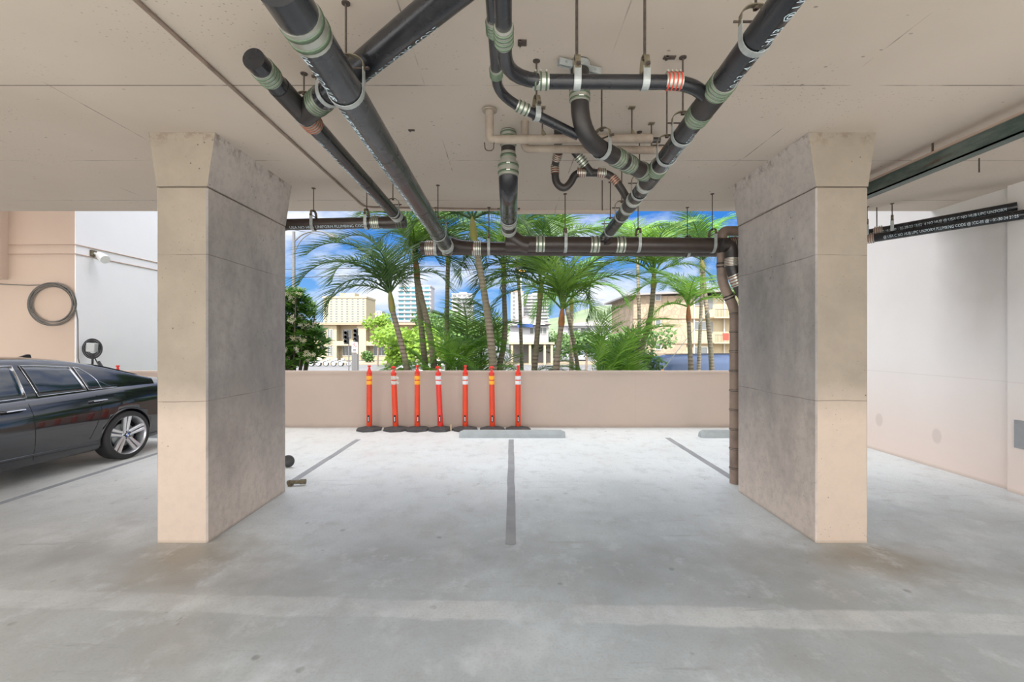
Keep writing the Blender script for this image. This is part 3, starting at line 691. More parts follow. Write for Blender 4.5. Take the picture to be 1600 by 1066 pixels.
# ------------------------------------------------------------------ delineator posts
def post(x, lean, stripes, m_body, lb, T=False, twist=0, base=True, h=1.0):
    root = empty('delineator_post', lb, 'traffic post', (x, 8.66, 0), twist)
    ln = lambda z: lean * z
    b = MB(); prof = [(.044, .035), (.052, .05), (.050, .30), (.048, .95), (.049, 1.00), (.050, 1.03), (.046, 1.06)]
    def lathe_lean(b, prof, n=22):
        vs = []
        for (r_, z) in prof:
            for k in range(n):
                a = 2 * math.pi * k / n; vs.append(V(r_ * math.cos(a) + ln(z), r_ * math.sin(a), z * h))
        m_ = len(prof)
        b.add(vs, [(i * n + k, i * n + (k + 1) % n, (i + 1) * n + (k + 1) % n, (i + 1) * n + k) for i in range(m_ - 1) for k in range(n)], True)
        q = len(b.v) - len(vs)
        b.f.append([q + k for k in range(n)][::-1]); b.f.append([q + (m_ - 1) * n + k for k in range(n)]); b.sm += [False, False]; b.mi += [b.cm, b.cm]
    lathe_lean(b, prof); b.build('tube', m_body, root)
    b = MB()
    if T:
        lathe_lean(b, [(.050, 1.03), (.050, 1.06), (.024, 1.08), (.022, 1.125)]); zt = 1.15 * h
        b.tube([V(ln(1.1) - .045, 0, zt - .012), V(ln(1.1) - .025, 0, zt + .012), V(ln(1.1) + .025, 0, zt + .012), V(ln(1.1) + .045, 0, zt - .012)], [.010, .022, .022, .010], 10)
    else:
        lathe_lean(b, [(.050, 1.05), (.050, 1.065), (.036, 1.09), (.020, 1.14), (.018, 1.165), (.030, 1.175), (.030, 1.195), (.018, 1.20)])
    b.build('handle', m_red_pl, root)
    for z0 in (.845, .935):
        b = MB(); 
        rr = .0515
        lathe_lean(b, [(rr, z0), (rr + .001, z0 + .002), (rr + .001, z0 + .066), (rr, z0 + .068)]); b.build('reflective_band', stripes, root)
    if stripes is m_greyband:
        for z0 in (.86, .95):
            MB().add([V(.05 + ln(z0), -.02, z0), V(.095 + ln(z0), -.035, z0 - .01), V(.10 + ln(z0), -.03, z0 + .03), V(.05 + ln(z0), -.02, z0 + .05), V(.05 + ln(z0), -.017, z0), V(.095 + ln(z0), -.032, z0 - .01), V(.10 + ln(z0), -.027, z0 + .03), V(.05 + ln(z0), -.017, z0 + .05)],
                     [(0, 1, 2, 3), (7, 6, 5, 4), (0, 4, 5, 1), (1, 5, 6, 2), (2, 6, 7, 3)]).build('peeling_flap', stripes, root)
    b = MB(); b.bbox((-.017 + ln(.2), -.058, .15), (.017 + ln(.2), -.045, .28), .004); b.build('slot', m_dark, root)
    b = MB(); b.bbox((-.007 + ln(.2), -.0605, .17), (.007 + ln(.2), -.057, .25), .001); b.build('label_strip', m_whiteband, root)
    if base:
        b = MB(); vs = []; n_ = 8; R0 = .245
        for (r_, z) in ((R0, 0), (R0 + .005, .012), (R0 - .004, .035), (R0 - .03, .042), (.11, .05), (.06, .075), (.055, .075)):
            for k in range(32):
                a = 2 * math.pi * k / 32; oc = math.cos(math.pi / 8) / math.cos(((a + .2) % (math.pi / 4)) - math.pi / 8); oc = 1 + (oc - 1) * (1 if r_ > .2 else .3)
                vs.append(V(r_ * oc * math.cos(a) * .97, r_ * oc * math.sin(a) * .97, z))
        b.add(vs, [(i * 32 + k, i * 32 + (k + 1) % 32, (i + 1) * 32 + (k + 1) % 32, (i + 1) * 32 + k) for i in range(6) for k in range(32)])
        b.f.append(list(range(32))[::-1]); b.sm.append(False); b.mi.append(0)
        b.build('base', m_rubber, root)
    return root
X = lambda px: (px - 800) / F * 8.66
post(X(577), .0, m_amber, m_orange, 'upright orange post with amber bands, first from the left in the row by the wall')
post(X(618.5), -.04, m_greyband, m_orange, 'orange post with peeling greyish bands, second from the left', T=True)
post(X(652), .0, m_amber, m_orange, 'orange post with amber bands, third from the left between two posts with pale bands', twist=R(20))
post(X(688.5), -.045, m_whiteband, m_red_pl, 'leaning red orange post with scuffed white bands, fourth from the left', T=True)
post(X(727), .0, m_whiteband, m_orange, 'upright orange post with white bands at the left end of the long wheel stop')
post(X(769.5), -.015, m_amber, m_orange, 'orange post with amber bands standing behind the long wheel stop', T=True)
post(X(809.5), .0, m_whiteband, m_orange, 'rightmost orange post with clean white bands, seventh in the row')
post((184 - 800) / F * 8.66, .0, m_whiteband, m_orange, 'orange post mostly hidden behind the black car, only its tip showing')
tag(MB().bbox((0, 0, 0), (.03, .03, .12), .004).build('wood_block', mat('wood', (.55, .42, .28), .8), None, (X(704.5), 8.55, 0)), 'small upright wooden piece by the end of the long wheel stop', 'wood scrap')
b = MB().tube([V(0, 0, .04), V(.15, .03, .04)], .022, 12).tube([V(.1, .02, .04), V(.16, .03, .04)], .030, 8, sm=False).tube([V(-.03, 0, .03), V(0, 0, .04)], .03, 10); b.box((-.02, -.03, 0), (.02, .03, .03))
tag(b.build('pipe_fitting', m_rust, None, (-2.52, 5.32, 0)), 'rusty pipe fitting lying on the floor at the foot of the left column', 'pipe fitting')
b = MB().lathe([(.0, -.02), (.075, -.018), (.08, 0), (.075, .018), (.0, .02)], (0, 0, 0), 24, 'y'); 
tag(b.build('rubber_wheel', m_rubber, None, (-2.92, 6.1, .081)), 'dark round rubber wheel peeking out from behind the left column', 'wheel')

# ------------------------------------------------------------------ left wall fittings
yl = WALLY
def wl(px, py, off=.02): return W(px, py, yl - off)
b = MB(); rnd = random.Random(4)
cc = wl(82, 474, .03); rad_ = 31 / F * yl
for k in range(7):
    r_ = rad_ - .02 + k * .014; ox = rnd.uniform(-.015, .015); oz = rnd.uniform(-.02, .02)
    b.tube([cc + V(r_ * math.cos(t * math.pi / 18) * (1.06 + .02 * math.sin(k)) + ox, -.008 * (k % 3), r_ * math.sin(t * math.pi / 18) * .93 + oz) for t in range(36)], .008, 6, closed=True)
root = empty('cable_coil', 'large ring of grey cable hung on the tan wall above the black car', 'cable coil')
b.build('coil', m_cable, root)
MB().tube([wl(-40, 442), wl(20, 445), wl(45, 446), wl(70, 445), wl(92, 445), wl(108, 454), wl(114, 470), wl(119, 485), wl(121.5, 500), W(122, 560, yl - .02), W(126, 575, yl - .02)], .010, 8).build('lead', m_cable, root)
for px, y1, y2, lb in ((0, 382.5, 410, 'upper painted conduit line across tan and white walls'), (1, 397, 421, 'lower painted conduit line across tan and white walls')):
    z1 = EYE + (533 - y1) / F * yl
    tag(MB().tube([V(-9.6, yl - .012, z1), V(-8.318, yl - .012, z1), V(-8.318, yl + 6, z1)], .010, 8).build('wall_conduit', m_conduit), lb, 'conduit')
root = empty('flood_light', 'small white lamp head mounted on the white wall above the cable box', 'security light', (-8.33, 9.27, 3.39))
MB().bbox((0, -.06, -.06), (.05, .06, .06), .008).build('mount', m_rust, root)
MB().tube([V(.04, 0, 0), V(.14, -.02, -.02)], .022, 10).build('arm', m_white, root)
MB().tube([V(.12, -.02, -.01), V(.16, -.03, -.03), V(.27, -.06, -.10), V(.33, -.08, -.14)], [.03, .06, .085, .085], 18).build('lamp_head', m_white, root)
root = empty('charger_box', 'round black cable reel with grey box hung on the wall behind the black car', 'cable box')
cc = V(-8.10, 9.3, 0); cc = W(145, 545, 9.04)
b = MB()
for k in range(6):
    r_ = .10 + k * .018; b.tube([cc + V(r_ * math.cos(t * math.pi / 15), -.01 * (k % 2), r_ * math.sin(t * math.pi / 15) * 1.0) for t in range(30)], .010, 6, closed=True)
b.lathe([(.06, 0), (.06, .06)], cc, 16, 'y'); b.build('cable_reel', m_blackpl, root)
M_ = Matrix.Translation(cc + V(.045, -.07, .02)) @ Matrix.Rotation(R(4), 4, 'Y')
MB().bbox((-.085, -.04, -.08), (.085, .05, .09), .01, M_).build('housing', m_grey, root)
MB().tube([cc + V(0, 0, -.1), cc + V(-.01, 0, -.35), cc + V(.0, 0, -.6)], .018, 8).tube([cc + V(.02, 0, -.15), cc + V(.1, -.02, -.26), cc + V(.17, -.02, -.37)], .010, 8).build('cable', m_blackpl, root)
MB().tube([cc + V(.12, -.02, -.25), cc + V(.19, -.02, -.36)], .03, 10).build('plug', m_blackpl, root)

# ------------------------------------------------------------------ black sedan
def lerp_tab(tab, s):
    if s <= tab[0][0]: return tab[0][1]
    for (a, va), (b_, vb) in zip(tab, tab[1:]):
        if s <= b_:
            t = (s - a) / (b_ - a); return va + (vb - va) * t
    return tab[-1][1]
def smooth_tab(tab, s):
    e_ = .10; return (lerp_tab(tab, s - e_) + 2 * lerp_tab(tab, s) + lerp_tab(tab, s + e_)) / 4
WID = [(0, .70), (.12, .84), (.4, .93), (1.1, .985), (2.4, 1.0), (3.9, .97), (4.5, .90), (4.8, .76), (4.9, .62)]
SH = [(0, .96), (.5, 1.0), (1.2, 1.005), (2.4, .965), (3.7, .93), (4.4, .82), (4.9, .64)]
TOPZ = [(0, 1.02), (.15, 1.075), (.8, 1.08), (1.4, 1.05), (3.2, 1.0), (3.9, .99), (4.5, .86), (4.9, .66)]
BOT = [(0, .42), (.2, .24), (.6, .20), (4.4, .18), (4.8, .22), (4.9, .34)]
def sec(s_):
    k = smooth_tab(WID, s_); zs = smooth_tab(SH, s_); zt = smooth_tab(TOPZ, s_); zb = smooth_tab(BOT, s_)
    f = lambda z: zb + (z - .2) * (zs - zb) / (.98 - .2)
    return [(0, zb), (.80 * k, zb), (.875 * k, f(.235)), (.885 * k, f(.33)), (.912 * k, f(.42)), (.93 * k, f(.55)), (.93 * k, f(.66)), (.922 * k, f(.76)), (.908 * k, f(.815)), (.868 * k, f(.90)), (.835 * k, f(.96)), (.79 * k, zs + .005), (.70 * k, (zs + zt) / 2 + .01), (.4 * k, zt), (0, zt + .01)]
def side_pt(s_, z):
    q = sec(s_)
    for (ya, za), (yb, zb) in zip(q[1:], q[2:]):
        if za <= z <= zb and zb > za: return V(s_, ya + (yb - ya) * (z - za) / (zb - za), z)
    return V(s_, q[-4][0], z)
ROOF = [(.55, 1.085), (.9, 1.20), (1.25, 1.315), (1.6, 1.40), (2.0, 1.45), (2.4, 1.465), (2.8, 1.455), (3.1, 1.41), (3.5, 1.22), (3.95, .99)]
def cab(s_):
    zs = smooth_tab(SH, s_) - .01; zr = smooth_tab(ROOF, s_); k = smooth_tab(WID, s_); h = max(zr - zs, .02); q = min(h / .45, 1)
    top = .80 * k - .205 * q; return zs, zr, .80 * k, top, q
def cab_pt(s_, t, off=0):
    zs, zr, w0, w1, q = cab(s_); z = zs + (zr - .07 * q - zs) * t; y = w0 + (w1 - w0) * (t ** 1.25) + off; return V(s_, y, z)
def car(name, label, loc, rz, full=True, paintm=None, cat='car', glass=None, group=None, sc=1):
    pm = paintm or m_paintblack; gm = glass or m_glassdark
    root = empty(name, label, cat, loc, rz, group); root.scale = (sc,) * 3
    S = [i * .025 for i in range(197)]; b = MB()
    rows = []
    for s_ in S:
        q = sec(s_); rows.append([V(s_, y, z) for y, z in q] + [V(s_, -y, z) for y, z in q[-2:0:-1]])
    n_ = len(rows[0]); vs = [p for r_ in rows for p in r_]
    b.add(vs, [(i * n_ + k, i * n_ + (k + 1) % n_, (i + 1) * n_ + (k + 1) % n_, (i + 1) * n_ + k) for i in range(len(rows) - 1) for k in range(n_)], True)
    b.add(rows[0], [list(range(n_))[::-1]]); b.add(rows[-1], [list(range(n_))])
    body = fix_normals(b.build('body', pm, root))
    import bmesh
    bm = bmesh.new(); bm.from_mesh(body.data); bmesh.ops.remove_doubles(bm, verts=bm.verts, dist=1e-5); bm.to_mesh(body.data); bm.free()
    # wheel arches cut out of the body
    cut = MB()
    for xs in (1.1, 4.07):
        for sg in (-1, 1): cut.lathe([(.372, 0), (.372, .34)], (xs, .64 if sg > 0 else -.98, .335), 40, 'y')
    cm = fix_normals(cut.build('cutter', m_dark)); md = body.modifiers.new('b', 'BOOLEAN'); md.object = cm; md.operation = 'DIFFERENCE'; md.solver = 'EXACT'
    cm.parent = root; bpy.context.view_layer.update()
    dg = bpy.context.evaluated_depsgraph_get(); me = bpy.data.meshes.new_from_object(body.evaluated_get(dg)); body.modifiers.clear(); body.data = me; bpy.data.objects.remove(cm)
    if len(me.materials) < 1: me.materials.append(pm)
    # cabin
    b = MB(); rows = []
    S2 = [.55 + i * .05 for i in range(69)]
    for s_ in S2:
        zs, zr, w0, w1, q = cab(s_)
        half = [V(s_, w0, zs - .06)] + [cab_pt(s_, t) for t in (0, .2, .4, .6, .8, 1)] + [V(s_, w1 - .035 * q, zr - .035 * q), V(s_, w1 - .10 * q, zr - .012 * q), V(s_, w1 * .5, zr + .008), V(s_, 0, zr + .014)]
        rows.append(half + [V(p.x, -p.y, p.z) for p in half[-2::-1]])
    n_ = len(rows[0]); vs = [p for r_ in rows for p in r_]
    b.add(vs, [(i * n_ + k, i * n_ + k + 1, (i + 1) * n_ + k + 1, (i + 1) * n_ + k) for i in range(len(rows) - 1) for k in range(n_ - 1)], True)
    fix_normals(b.build('cabin', pm, root))
    # windows as curved panels on the cabin side
    def panel(poly_fn, s0, s1, nm, m_, off, sg, nt_=6, ns_=14):
        vs = []
        for i in range(ns_ + 1):
            u = i / ns_
            for j in range(nt_ + 1):
                v_ = j / nt_; s_, t = poly_fn(u, v_); p = cab_pt(s_, t, off); vs.append(V(p.x, p.y * sg, p.z))
        fs = [(i * (nt_ + 1) + j, i * (nt_ + 1) + j + 1, (i + 1) * (nt_ + 1) + j + 1, (i + 1) * (nt_ + 1) + j) for i in range(ns_) for j in range(nt_)]
        o = MB().add(vs, fs, True).build(nm, m_, root); sol = o.modifiers.new('s', 'SOLIDIFY'); sol.thickness = .004; sol.offset = 0; return o
    def win(s0b, s1b, s0t, s1t, t0=.07, t1=.93, round_back=False):
        def f(u, v_):
            sb = s0b + (s1b - s0b) * u; st = s0t + (s1t - s0t) * u; t = t0 + (t1 - t0) * v_
            if round_back: t = t0 + (t1 - t0) * v_ * (min(1, (u * 1.3) ** .4))
            return sb + (st - sb) * v_, t
        return f
    W1 = [(1.17, 1.545, 1.38, 1.61, True), (1.575, 2.13, 1.655, 2.20, False), (2.25, 3.30, 2.27, 2.98, False)]
    for sg in (1, -1):
        for (a_, b_, c_, d_, rb) in W1:
            panel(win(a_, b_, c_, d_, round_back=rb), a_, b_, 'side_window', gm, .006, sg)
            # chrome surround
            f = win(a_, b_, c_, d_, round_back=rb); loop = [f(u / 12, 0) for u in range(13)] + [f(1, v_ / 6) for v_ in range(1, 7)] + [f(1 - u / 12, 1) for u in range(1, 13)] + [f(0, 1 - v_ / 6) for v_ in range(1, 6)]
            pts = [cab_pt(s_, t, .008) for s_, t in loop]; MB().tube([V(p.x, p.y * sg, p.z) for p in pts], .004, 6, closed=True).build('window_trim', m_chrome if full else m_blackpl, root)
    # windscreen and rear window
    for (s0, s1, nm) in ((.72, 1.28, 'rear_window'), (3.12, 3.80, 'windscreen')):
        vs = []; ns_ = 10
        for i in range(ns_ + 1):
            s_ = s0 + (s1 - s0) * i / ns_; zs, zr, w0, w1, q = cab(s_)
            for j in range(9):
                y = (j / 4 - 1) * (w1 - .06); vs.append(V(s_, y, zr + .018 + .004 - .03 * (abs(j / 4 - 1)) ** 3 * q))
        o = MB().add(vs, [(i * 9 + j, i * 9 + j + 1, (i + 1) * 9 + j + 1, (i + 1) * 9 + j) for i in range(ns_) for j in range(8)], True).build(nm, gm, root)
        sol = o.modifiers.new('s', 'SOLIDIFY'); sol.thickness = .006; sol.offset = 0
    if full:
        # door seams, wheel arch lips
        for sg in (1,):
            for xs in (1.1, 4.07): MB().tube([V(xs + .376 * math.cos(t), side_pt(xs + .376 * math.cos(t), min(max(.335 + .376 * math.sin(t), .26), .8)).y - .006, .335 + .376 * math.sin(t)) for t in [R(-12 + 204 * q / 30) for q in range(31)]], .012, 8).build('arch_lip', pm, root)
            for (s0, z0, s1, z1) in ((2.27, .97, 2.24, .26), (1.50, .93, 1.48, .72), (1.48, .72, 1.62, .38), (3.42, .94, 3.40, .26)):
                P_ = []
                for k in range(13):
                    t = k / 12; p = side_pt(s0 + (s1 - s0) * t, z0 + (z1 - z0) * t); P_.append(V(p.x, (p.y - .001) * sg, p.z))
                MB().tube(P_, .004, 6).build('door_seam', m_dark, root)
            P_ = [side_pt(1.5 + 2.0 * k / 16, .33 + .0 * k) + V(0, .002, 0) for k in range(17)]
            MB().tube(P_, .012, 8).build('sill_ridge', pm, root)
            for s0 in (1.40, 2.33):
                p = side_pt(s0, .865); q = side_pt(s0 + .22, .86)
                b = MB(); P_ = fillet([p + V(0, -.01, 0), p + V(.02, .035, .008), q + V(-.02, .035, .008), q + V(0, -.01, 0)], .04, 6)
                b.tube(P_, .013, 10); b.build('door_handle', m_paintblack, root)
                MB().tube([p + V(.02, .05, .006), q + V(-.02, .05, .006)], .006, 8).build('handle_chrome', m_chrome, root.children[-1] if False else root)
        # roof fin
        b = MB(); b.prism([(1.62, 1.40), (1.78, 1.435), (1.67, 1.475), (1.64, 1.47)], 'y', -.018, .018); b.build('antenna_fin', m_blackpl, root)
    for sg in (-1, 1):
        b = MB(); b.bbox((-.01, sg * .62 - .16, .72), (.06, sg * .62 + .12, .90), .02); b.build('tail_light', m_redl, root)
        b = MB(); b.bbox((4.66, sg * .60 - .14, .58), (4.80, sg * .60 + .14, .68), .03); b.build('headlight', m_chrome, root)
    wheels(root, full)
    return root
m_redl = mat('red_lens', (.35, .01, .01), .15, 0, .6)
m_blue = mat('blue_enamel', (.02, .12, .5), .3)
def wheels(root, full):
    for xs in (1.1, 4.07):
        for sg in (-1, 1):
            yo = .915 * sg
            b = MB(); R0 = .335; h = -sg
            prof = [(.262, 0), (.275, .004), (.315, .003), (.329, .018), (R0, .04), (R0, .20), (.325, .225), (.27, .235)]
            b.lathe([(r_, yo - sg * y) for r_, y in prof], (xs, 0, R0), 48, 'y', cap=False); 
            t = fix_normals(b.build('tyre', m_tyre, root))
            # alloy rim
            b = MB(); b.lathe([(.262, yo - sg * .004), (.268, yo - sg * .0), (.262, yo - sg * .008), (.248, yo - sg * .03), (.243, yo - sg * .17)], (xs, 0, R0), 48, 'y', cap=False)
            b.lathe([(.0, yo - sg * .035), (.055, yo - sg * .035), (.062, yo - sg * .05), (.062, yo - sg * .10)], (xs, 0, R0), 24, 'y', cap=False)
            for k in range(5):
                a = 2 * math.pi * k / 5 + .32
                for da in (-1, 1):
                    a1 = a + da * .135; a0 = a + da * .42; c0_ = V(xs + .05 * math.cos(a0), 0, R0 + .05 * math.sin(a0)); c1_ = V(xs + .258 * math.cos(a1 * 1), 0, R0 + .258 * math.sin(a1))
                    d_ = (c1_ - c0_).normalized(); nn = V(-d_.z, 0, d_.x); vs = []
                    for (c_, wd, dp) in ((c0_, .019, .045), ((c0_ + c1_) / 2, .021, .03), (c1_, .026, .012)):
                        for (uu, yy_) in ((-1, .012), (-.55, 0), (.55, 0), (1, .012), (1, .045), (-1, .045)):
                            vs.append(c_ + nn * wd * uu + V(0, yo - sg * (dp + yy_), 0))
                    b.add(vs, [(i * 6 + q, i * 6 + (q + 1) % 6, (i + 1) * 6 + (q + 1) % 6, (i + 1) * 6 + q) for i in range(2) for q in range(6)])
            rim = fix_normals(b.build('rim', m_alloy, root))
            b = MB(); b.lathe([(.0, yo - sg * .10), (.16, yo - sg * .10), (.165, yo - sg * .12), (.0, yo - sg * .12)], (xs, 0, R0), 32, 'y'); b.build('brake_disc', m_galv, root)
            b = MB(); b.lathe([(.0, yo - sg * .15), (.25, yo - sg * .15), (.25, yo - sg * .17), (.0, yo - sg * .17)], (xs, 0, R0), 32, 'y'); b.build('wheel_well', m_dark, root)
            if full:
                b = MB(); b.lathe([(.0, yo - sg * .030), (.034, yo - sg * .030), (.036, yo - sg * .036)], (xs, 0, R0), 24, 'y'); b.build('hub_cap', m_blackpl, rim)
                for q in range(4):
                    vs = [V(xs, yo - sg * .0285, R0)] + [V(xs + .024 * math.cos(q * math.pi / 2 + j * math.pi / 12), yo - sg * .0285, R0 + .024 * math.sin(q * math.pi / 2 + j * math.pi / 12)) for j in range(7)]
                    MB().add(vs, [list(range(8))]).build('emblem_quarter', m_blue if q % 2 else m_white, rim)
                for q in range(5):
                    a = 2 * math.pi * q / 5; b = MB(); b.lathe([(.009, yo - sg * .034), (.009, yo - sg * .03)], (xs + .048 * math.cos(a), 0, R0 + .048 * math.sin(a)), 8, 'y'); b.build('lug_bolt', m_dark, rim)
car('sedan_car', 'glossy black four door sedan parked at the left with silver alloy wheels', (-6.118, 7.767, 0), R(-98))

# ------------------------------------------------------------------ outdoors
GZ = -1.5
m_asph = speckled('asphalt', (.12, .123, .128), (.155, .157, .16), .3, .85)
s = MB().box((-300, WALLY + .2, GZ - .3), (400, 700, GZ)); struct(s.build('ground', m_asph))
m_grass = speckled('lawn', (.10, .16, .04), (.16, .2, .07), 2, .9)
s = MB().box((-8.3, WALLY + .25, GZ), (30, 16, GZ + .12)); struct(s.build('ground_bed', m_grass))
m_sidewalk = speckled('sidewalk', (.28, .235, .165), (.24, .2, .14), 1, .85)
s = MB().box((-60, 62, GZ), (40, 70, GZ + .15)); struct(s.build('ground_sidewalk', m_sidewalk))
s = MB().box((14, 40, GZ), (60, 56, GZ + .12)); struct(s.build('ground_forecourt', m_sidewalk))

def leafmat(name, c1, c2, tr=.35, rough=.45):
    m = bpy.data.materials.new(name); m.use_nodes = True; t = m.node_tree; t.nodes.clear()
    o = t.nodes.new('ShaderNodeOutputMaterial'); p = t.nodes.new('ShaderNodeBsdfPrincipled'); tr_ = t.nodes.new('ShaderNodeBsdfTranslucent'); mxs = t.nodes.new('ShaderNodeMixShader')
    tc_ = t.nodes.new('ShaderNodeTexCoord'); nz = t.nodes.new('ShaderNodeTexNoise'); nz.inputs['Scale'].default_value = 3.5; nz.inputs['Detail'].default_value = 3
    rp = t.nodes.new('ShaderNodeValToRGB'); rp.color_ramp.elements[0].position = .35; rp.color_ramp.elements[1].position = .65
    rp.color_ramp.elements[0].color = (*c1, 1); rp.color_ramp.elements[1].color = (*c2, 1)
    l = t.links.new; l(tc_.outputs['Object'], nz.inputs['Vector']); l(nz.outputs['Fac'], rp.inputs['Fac']); l(rp.outputs[0], p.inputs['Base Color']); l(rp.outputs[0], tr_.inputs['Color'])
    p.inputs['Roughness'].default_value = rough; mxs.inputs[0].default_value = tr
    l(p.outputs[0], mxs.inputs[1]); l(tr_.outputs[0], mxs.inputs[2]); l(mxs.outputs[0], o.inputs['Surface']); return m
m_frond = leafmat('palm_leaf', (.08, .18, .025), (.18, .32, .045))
m_frondb = leafmat('palm_leaf_bright', (.11, .30, .025), (.25, .46, .05))
m_frondd = leafmat('palm_leaf_dark', (.05, .11, .035), (.10, .19, .05), .3)
m_frondy = leafmat('palm_leaf_dry', (.20, .15, .05), (.32, .24, .07), .2)
m_trunk = mat('palm_trunk', (.25, .2, .15), .85); n = NB(m_trunk)
wv = n.math('SINE', n.math('MULTIPLY', n.z, 75))
c = n.mix(n.ramp(wv, -.2, .9), (.30, .25, .19), (.15, .115, .085)); c = n.mix(n.ramp(n.noise(3, 4), .4, .65), c, (.22, .2, .13))
n.out(c, bump=wv, strength=.3, dist=.01)
m_shaft = speckled('palm_crownshaft', (.22, .25, .05), (.32, .22, .06), 5, .5)
m_husk = speckled('palm_husk', (.38, .15, .05), (.22, .11, .05), 8, .8)

def frond_mesh(seed, mt, droop=1.0, nl=46, curl=1.0):
    rnd = random.Random(seed); b = MB(); N = 26; pts = [V(0, 0, 0)]
    a0 = R(14); a1 = R(-92) * droop
    for i in range(N):
        t = i / N; a = a0 + (a1 - a0) * (t ** 1.3) * curl; pts.append(pts[-1] + V(math.cos(a), 0, math.sin(a)) / N)
    b.tube(pts, [.010 * (1 - i / N) + .002 for i in range(N + 1)], 5, cap=False)
    for i in range(nl):
        t = .14 + .86 * (i + rnd.uniform(-.2, .2)) / nl; t = min(max(t, .1), .995); f = t * N; k = min(int(f), N - 1)
        p = pts[k].lerp(pts[k + 1], f - k); tg = (pts[k + 1] - pts[k]).normalized(); up = V(-tg.z, 0, tg.x)
        ln_ = (.33 * math.sin(math.pi * min(1, .16 + t * .80)) ** .7 + .05) * rnd.uniform(.85, 1.1)
        for sg in (-1, 1):
            if rnd.random() < .04: continue
            fw = .34 + .5 * t; lift = .40 + rnd.uniform(-.15, .2)
            d_ = (tg * fw + V(0, sg, 0) * (1.0 - .35 * t) + up * lift).normalized()
            q = p.copy(); wd = .0085; row = []
            S_ = 4
            for j in range(S_ + 1):
                u = j / S_; ww = wd * (1.0 if j == 1 else .75 if j == 0 else 1 - (u - .25) * 1.25) + .0006; ww = max(ww, .0008)
                sidev = tg * 1.0
                row += [q - sidev * ww, q + sidev * ww]
                d_ = (d_ + V(0, 0, -.20 * (1 + .5 * t)) ).normalized(); q = q + d_ * ln_ / S_
            b.add(row, [(2 * j, 2 * j + 1, 2 * j + 3, 2 * j + 2) for j in range(S_)])
    o = b.build('frond', mt); me = o.data; bpy.data.objects.remove(o); return me
FM = {}
for nm, mt in (('g', m_frond), ('b', m_frondb), ('d', m_frondd)):
    FM[nm] = [frond_mesh(k * 7 + 3, mt, dr, 38, cu) for k, (dr, cu) in enumerate(((1.0, 1.0), (1.22, 1.0), (.78, 1.0), (1.38, 1.05)))]
def palm(label, tr, d, fr, L_=1.9, mt='g', seed=1, n=9, spread=(5, 70), shaft=.35, r=.065, name='palm_tree', husk=False):
    """tr: list of (px,py) down the trunk from base to crown; fr: optional explicit (azimuth, pitch, length)"""
    rnd = random.Random(seed)
    P = [W(px, py, d + .15 * i) for i, (px, py) in enumerate(tr)]
    base = V(P[0].x + (P[0].x - P[1].x) * .5, P[0].y, GZ + .1)
    root = empty(name, label, 'palm', base)
    path = [V(0, 0, 0)] + [p - base for p in P]
    sm = fillet(path, .6, 6)
    nn_ = len(sm)
    MB().tube(sm, [r * (1.25 - .4 * i / nn_) for i in range(nn_)], 12).build('trunk', m_trunk, root)
    top = path[-1]; dr = (sm[-1] - sm[-2]).normalized(); dr = (dr + V(0, 0, 1)).normalized()
    if shaft > 0:
        MB().tube([top - dr * .05, top + dr * shaft * .15, top + dr * shaft * .6, top + dr * shaft], [r * .9, r * 1.15, r * .9, r * .45], 12).build('crownshaft', m_husk if husk else m_shaft, root)
    c_ = top + dr * shaft * .85
    if fr is None:
        fr = [(360 * k / n + rnd.uniform(-22, 22), rnd.uniform(*spread), rnd.uniform(.8, 1.1)) for k in range(n)]
    for k, (az, pi_, ls) in enumerate(fr):
        me = FM[mt][rnd.randrange(4) if pi_ > 25 else rnd.choice((0, 1, 3))]
        o = bpy.data.objects.new('frond', me); C.objects.link(o); o.parent = root; o.location = c_
        o.rotation_mode = 'XYZ'; o.rotation_euler = (rnd.uniform(-.25, .25), -R(pi_), R(az)); s_ = L_ * ls * 1.25; o.scale = (s_, s_, s_)
    return root
# azimuth: 0 = right, 180 = left, 90 = away, 270 = toward camera
palm('palm with long fronds arching left over the gap beside the white flowered bush', [(638, 585), (628, 540), (613, 485)], 10.0,
     [(180, 62, 1.15), (190, 42, 1.1), (170, 28, .95), (200, 12, .75), (60, 75, 1.1), (20, 58, 1.0), (265, 66, .9), (95, 55, 1), (350, 40, .8), (150, 78, 1.1), (230, 50, .9)], 1.75, 'd', 3, shaft=.45)
palm('palm with two orange husked stems crossing in front of the glass tower', [(680, 585), (672, 520), (656, 455), (652, 432)], 10.6,
     [(150, 72, 1.1), (30, 70, 1.1), (0, 45, 1.1), (200, 60, 1), (340, 20, .95), (270, 66, .9), (95, 60, 1), (60, 30, .9), (180, 78, .9)], 1.7, 'g', 5, shaft=.5, husk=True)
palm('slim palm trunk just left of the orange husked palm', [(666, 585), (658, 510), (651, 440), (648, 400)], 11.2,
     [(10, 50, 1.1), (330, 15, 1.05), (180, 60, 1.1), (230, 50, 1), (100, 60, 1), (40, 72, 1), (150, 40, .9)], 1.7, 'd', 8, shaft=.3)
palm('tall palm with thick ringed trunk rising behind the thickest drain pipe end', [(772, 585), (765, 510), (752, 430), (741, 375)], 9.9,
     [(180, 50, 1), (0, 52, 1), (90, 60, 1), (220, 42, 1), (320, 40, .9), (270, 65, .9), (140, 20, 1.1), (200, 10, 1.1), (340, 12, 1.0), (40, 20, 1)], 1.6, 'd', 11, shaft=.55, r=.075)
palm('straight palm with green shaft left of the white tower', [(778, 580), (790, 530), (788, 470), (787, 435)], 11.5,
     [(180, 55, 1), (0, 50, 1), (90, 60, .9), (210, 20, 1), (330, 22, 1), (270, 60, .9), (30, 70, 1), (150, 70, 1)], 1.45, 'g', 13, shaft=.5)
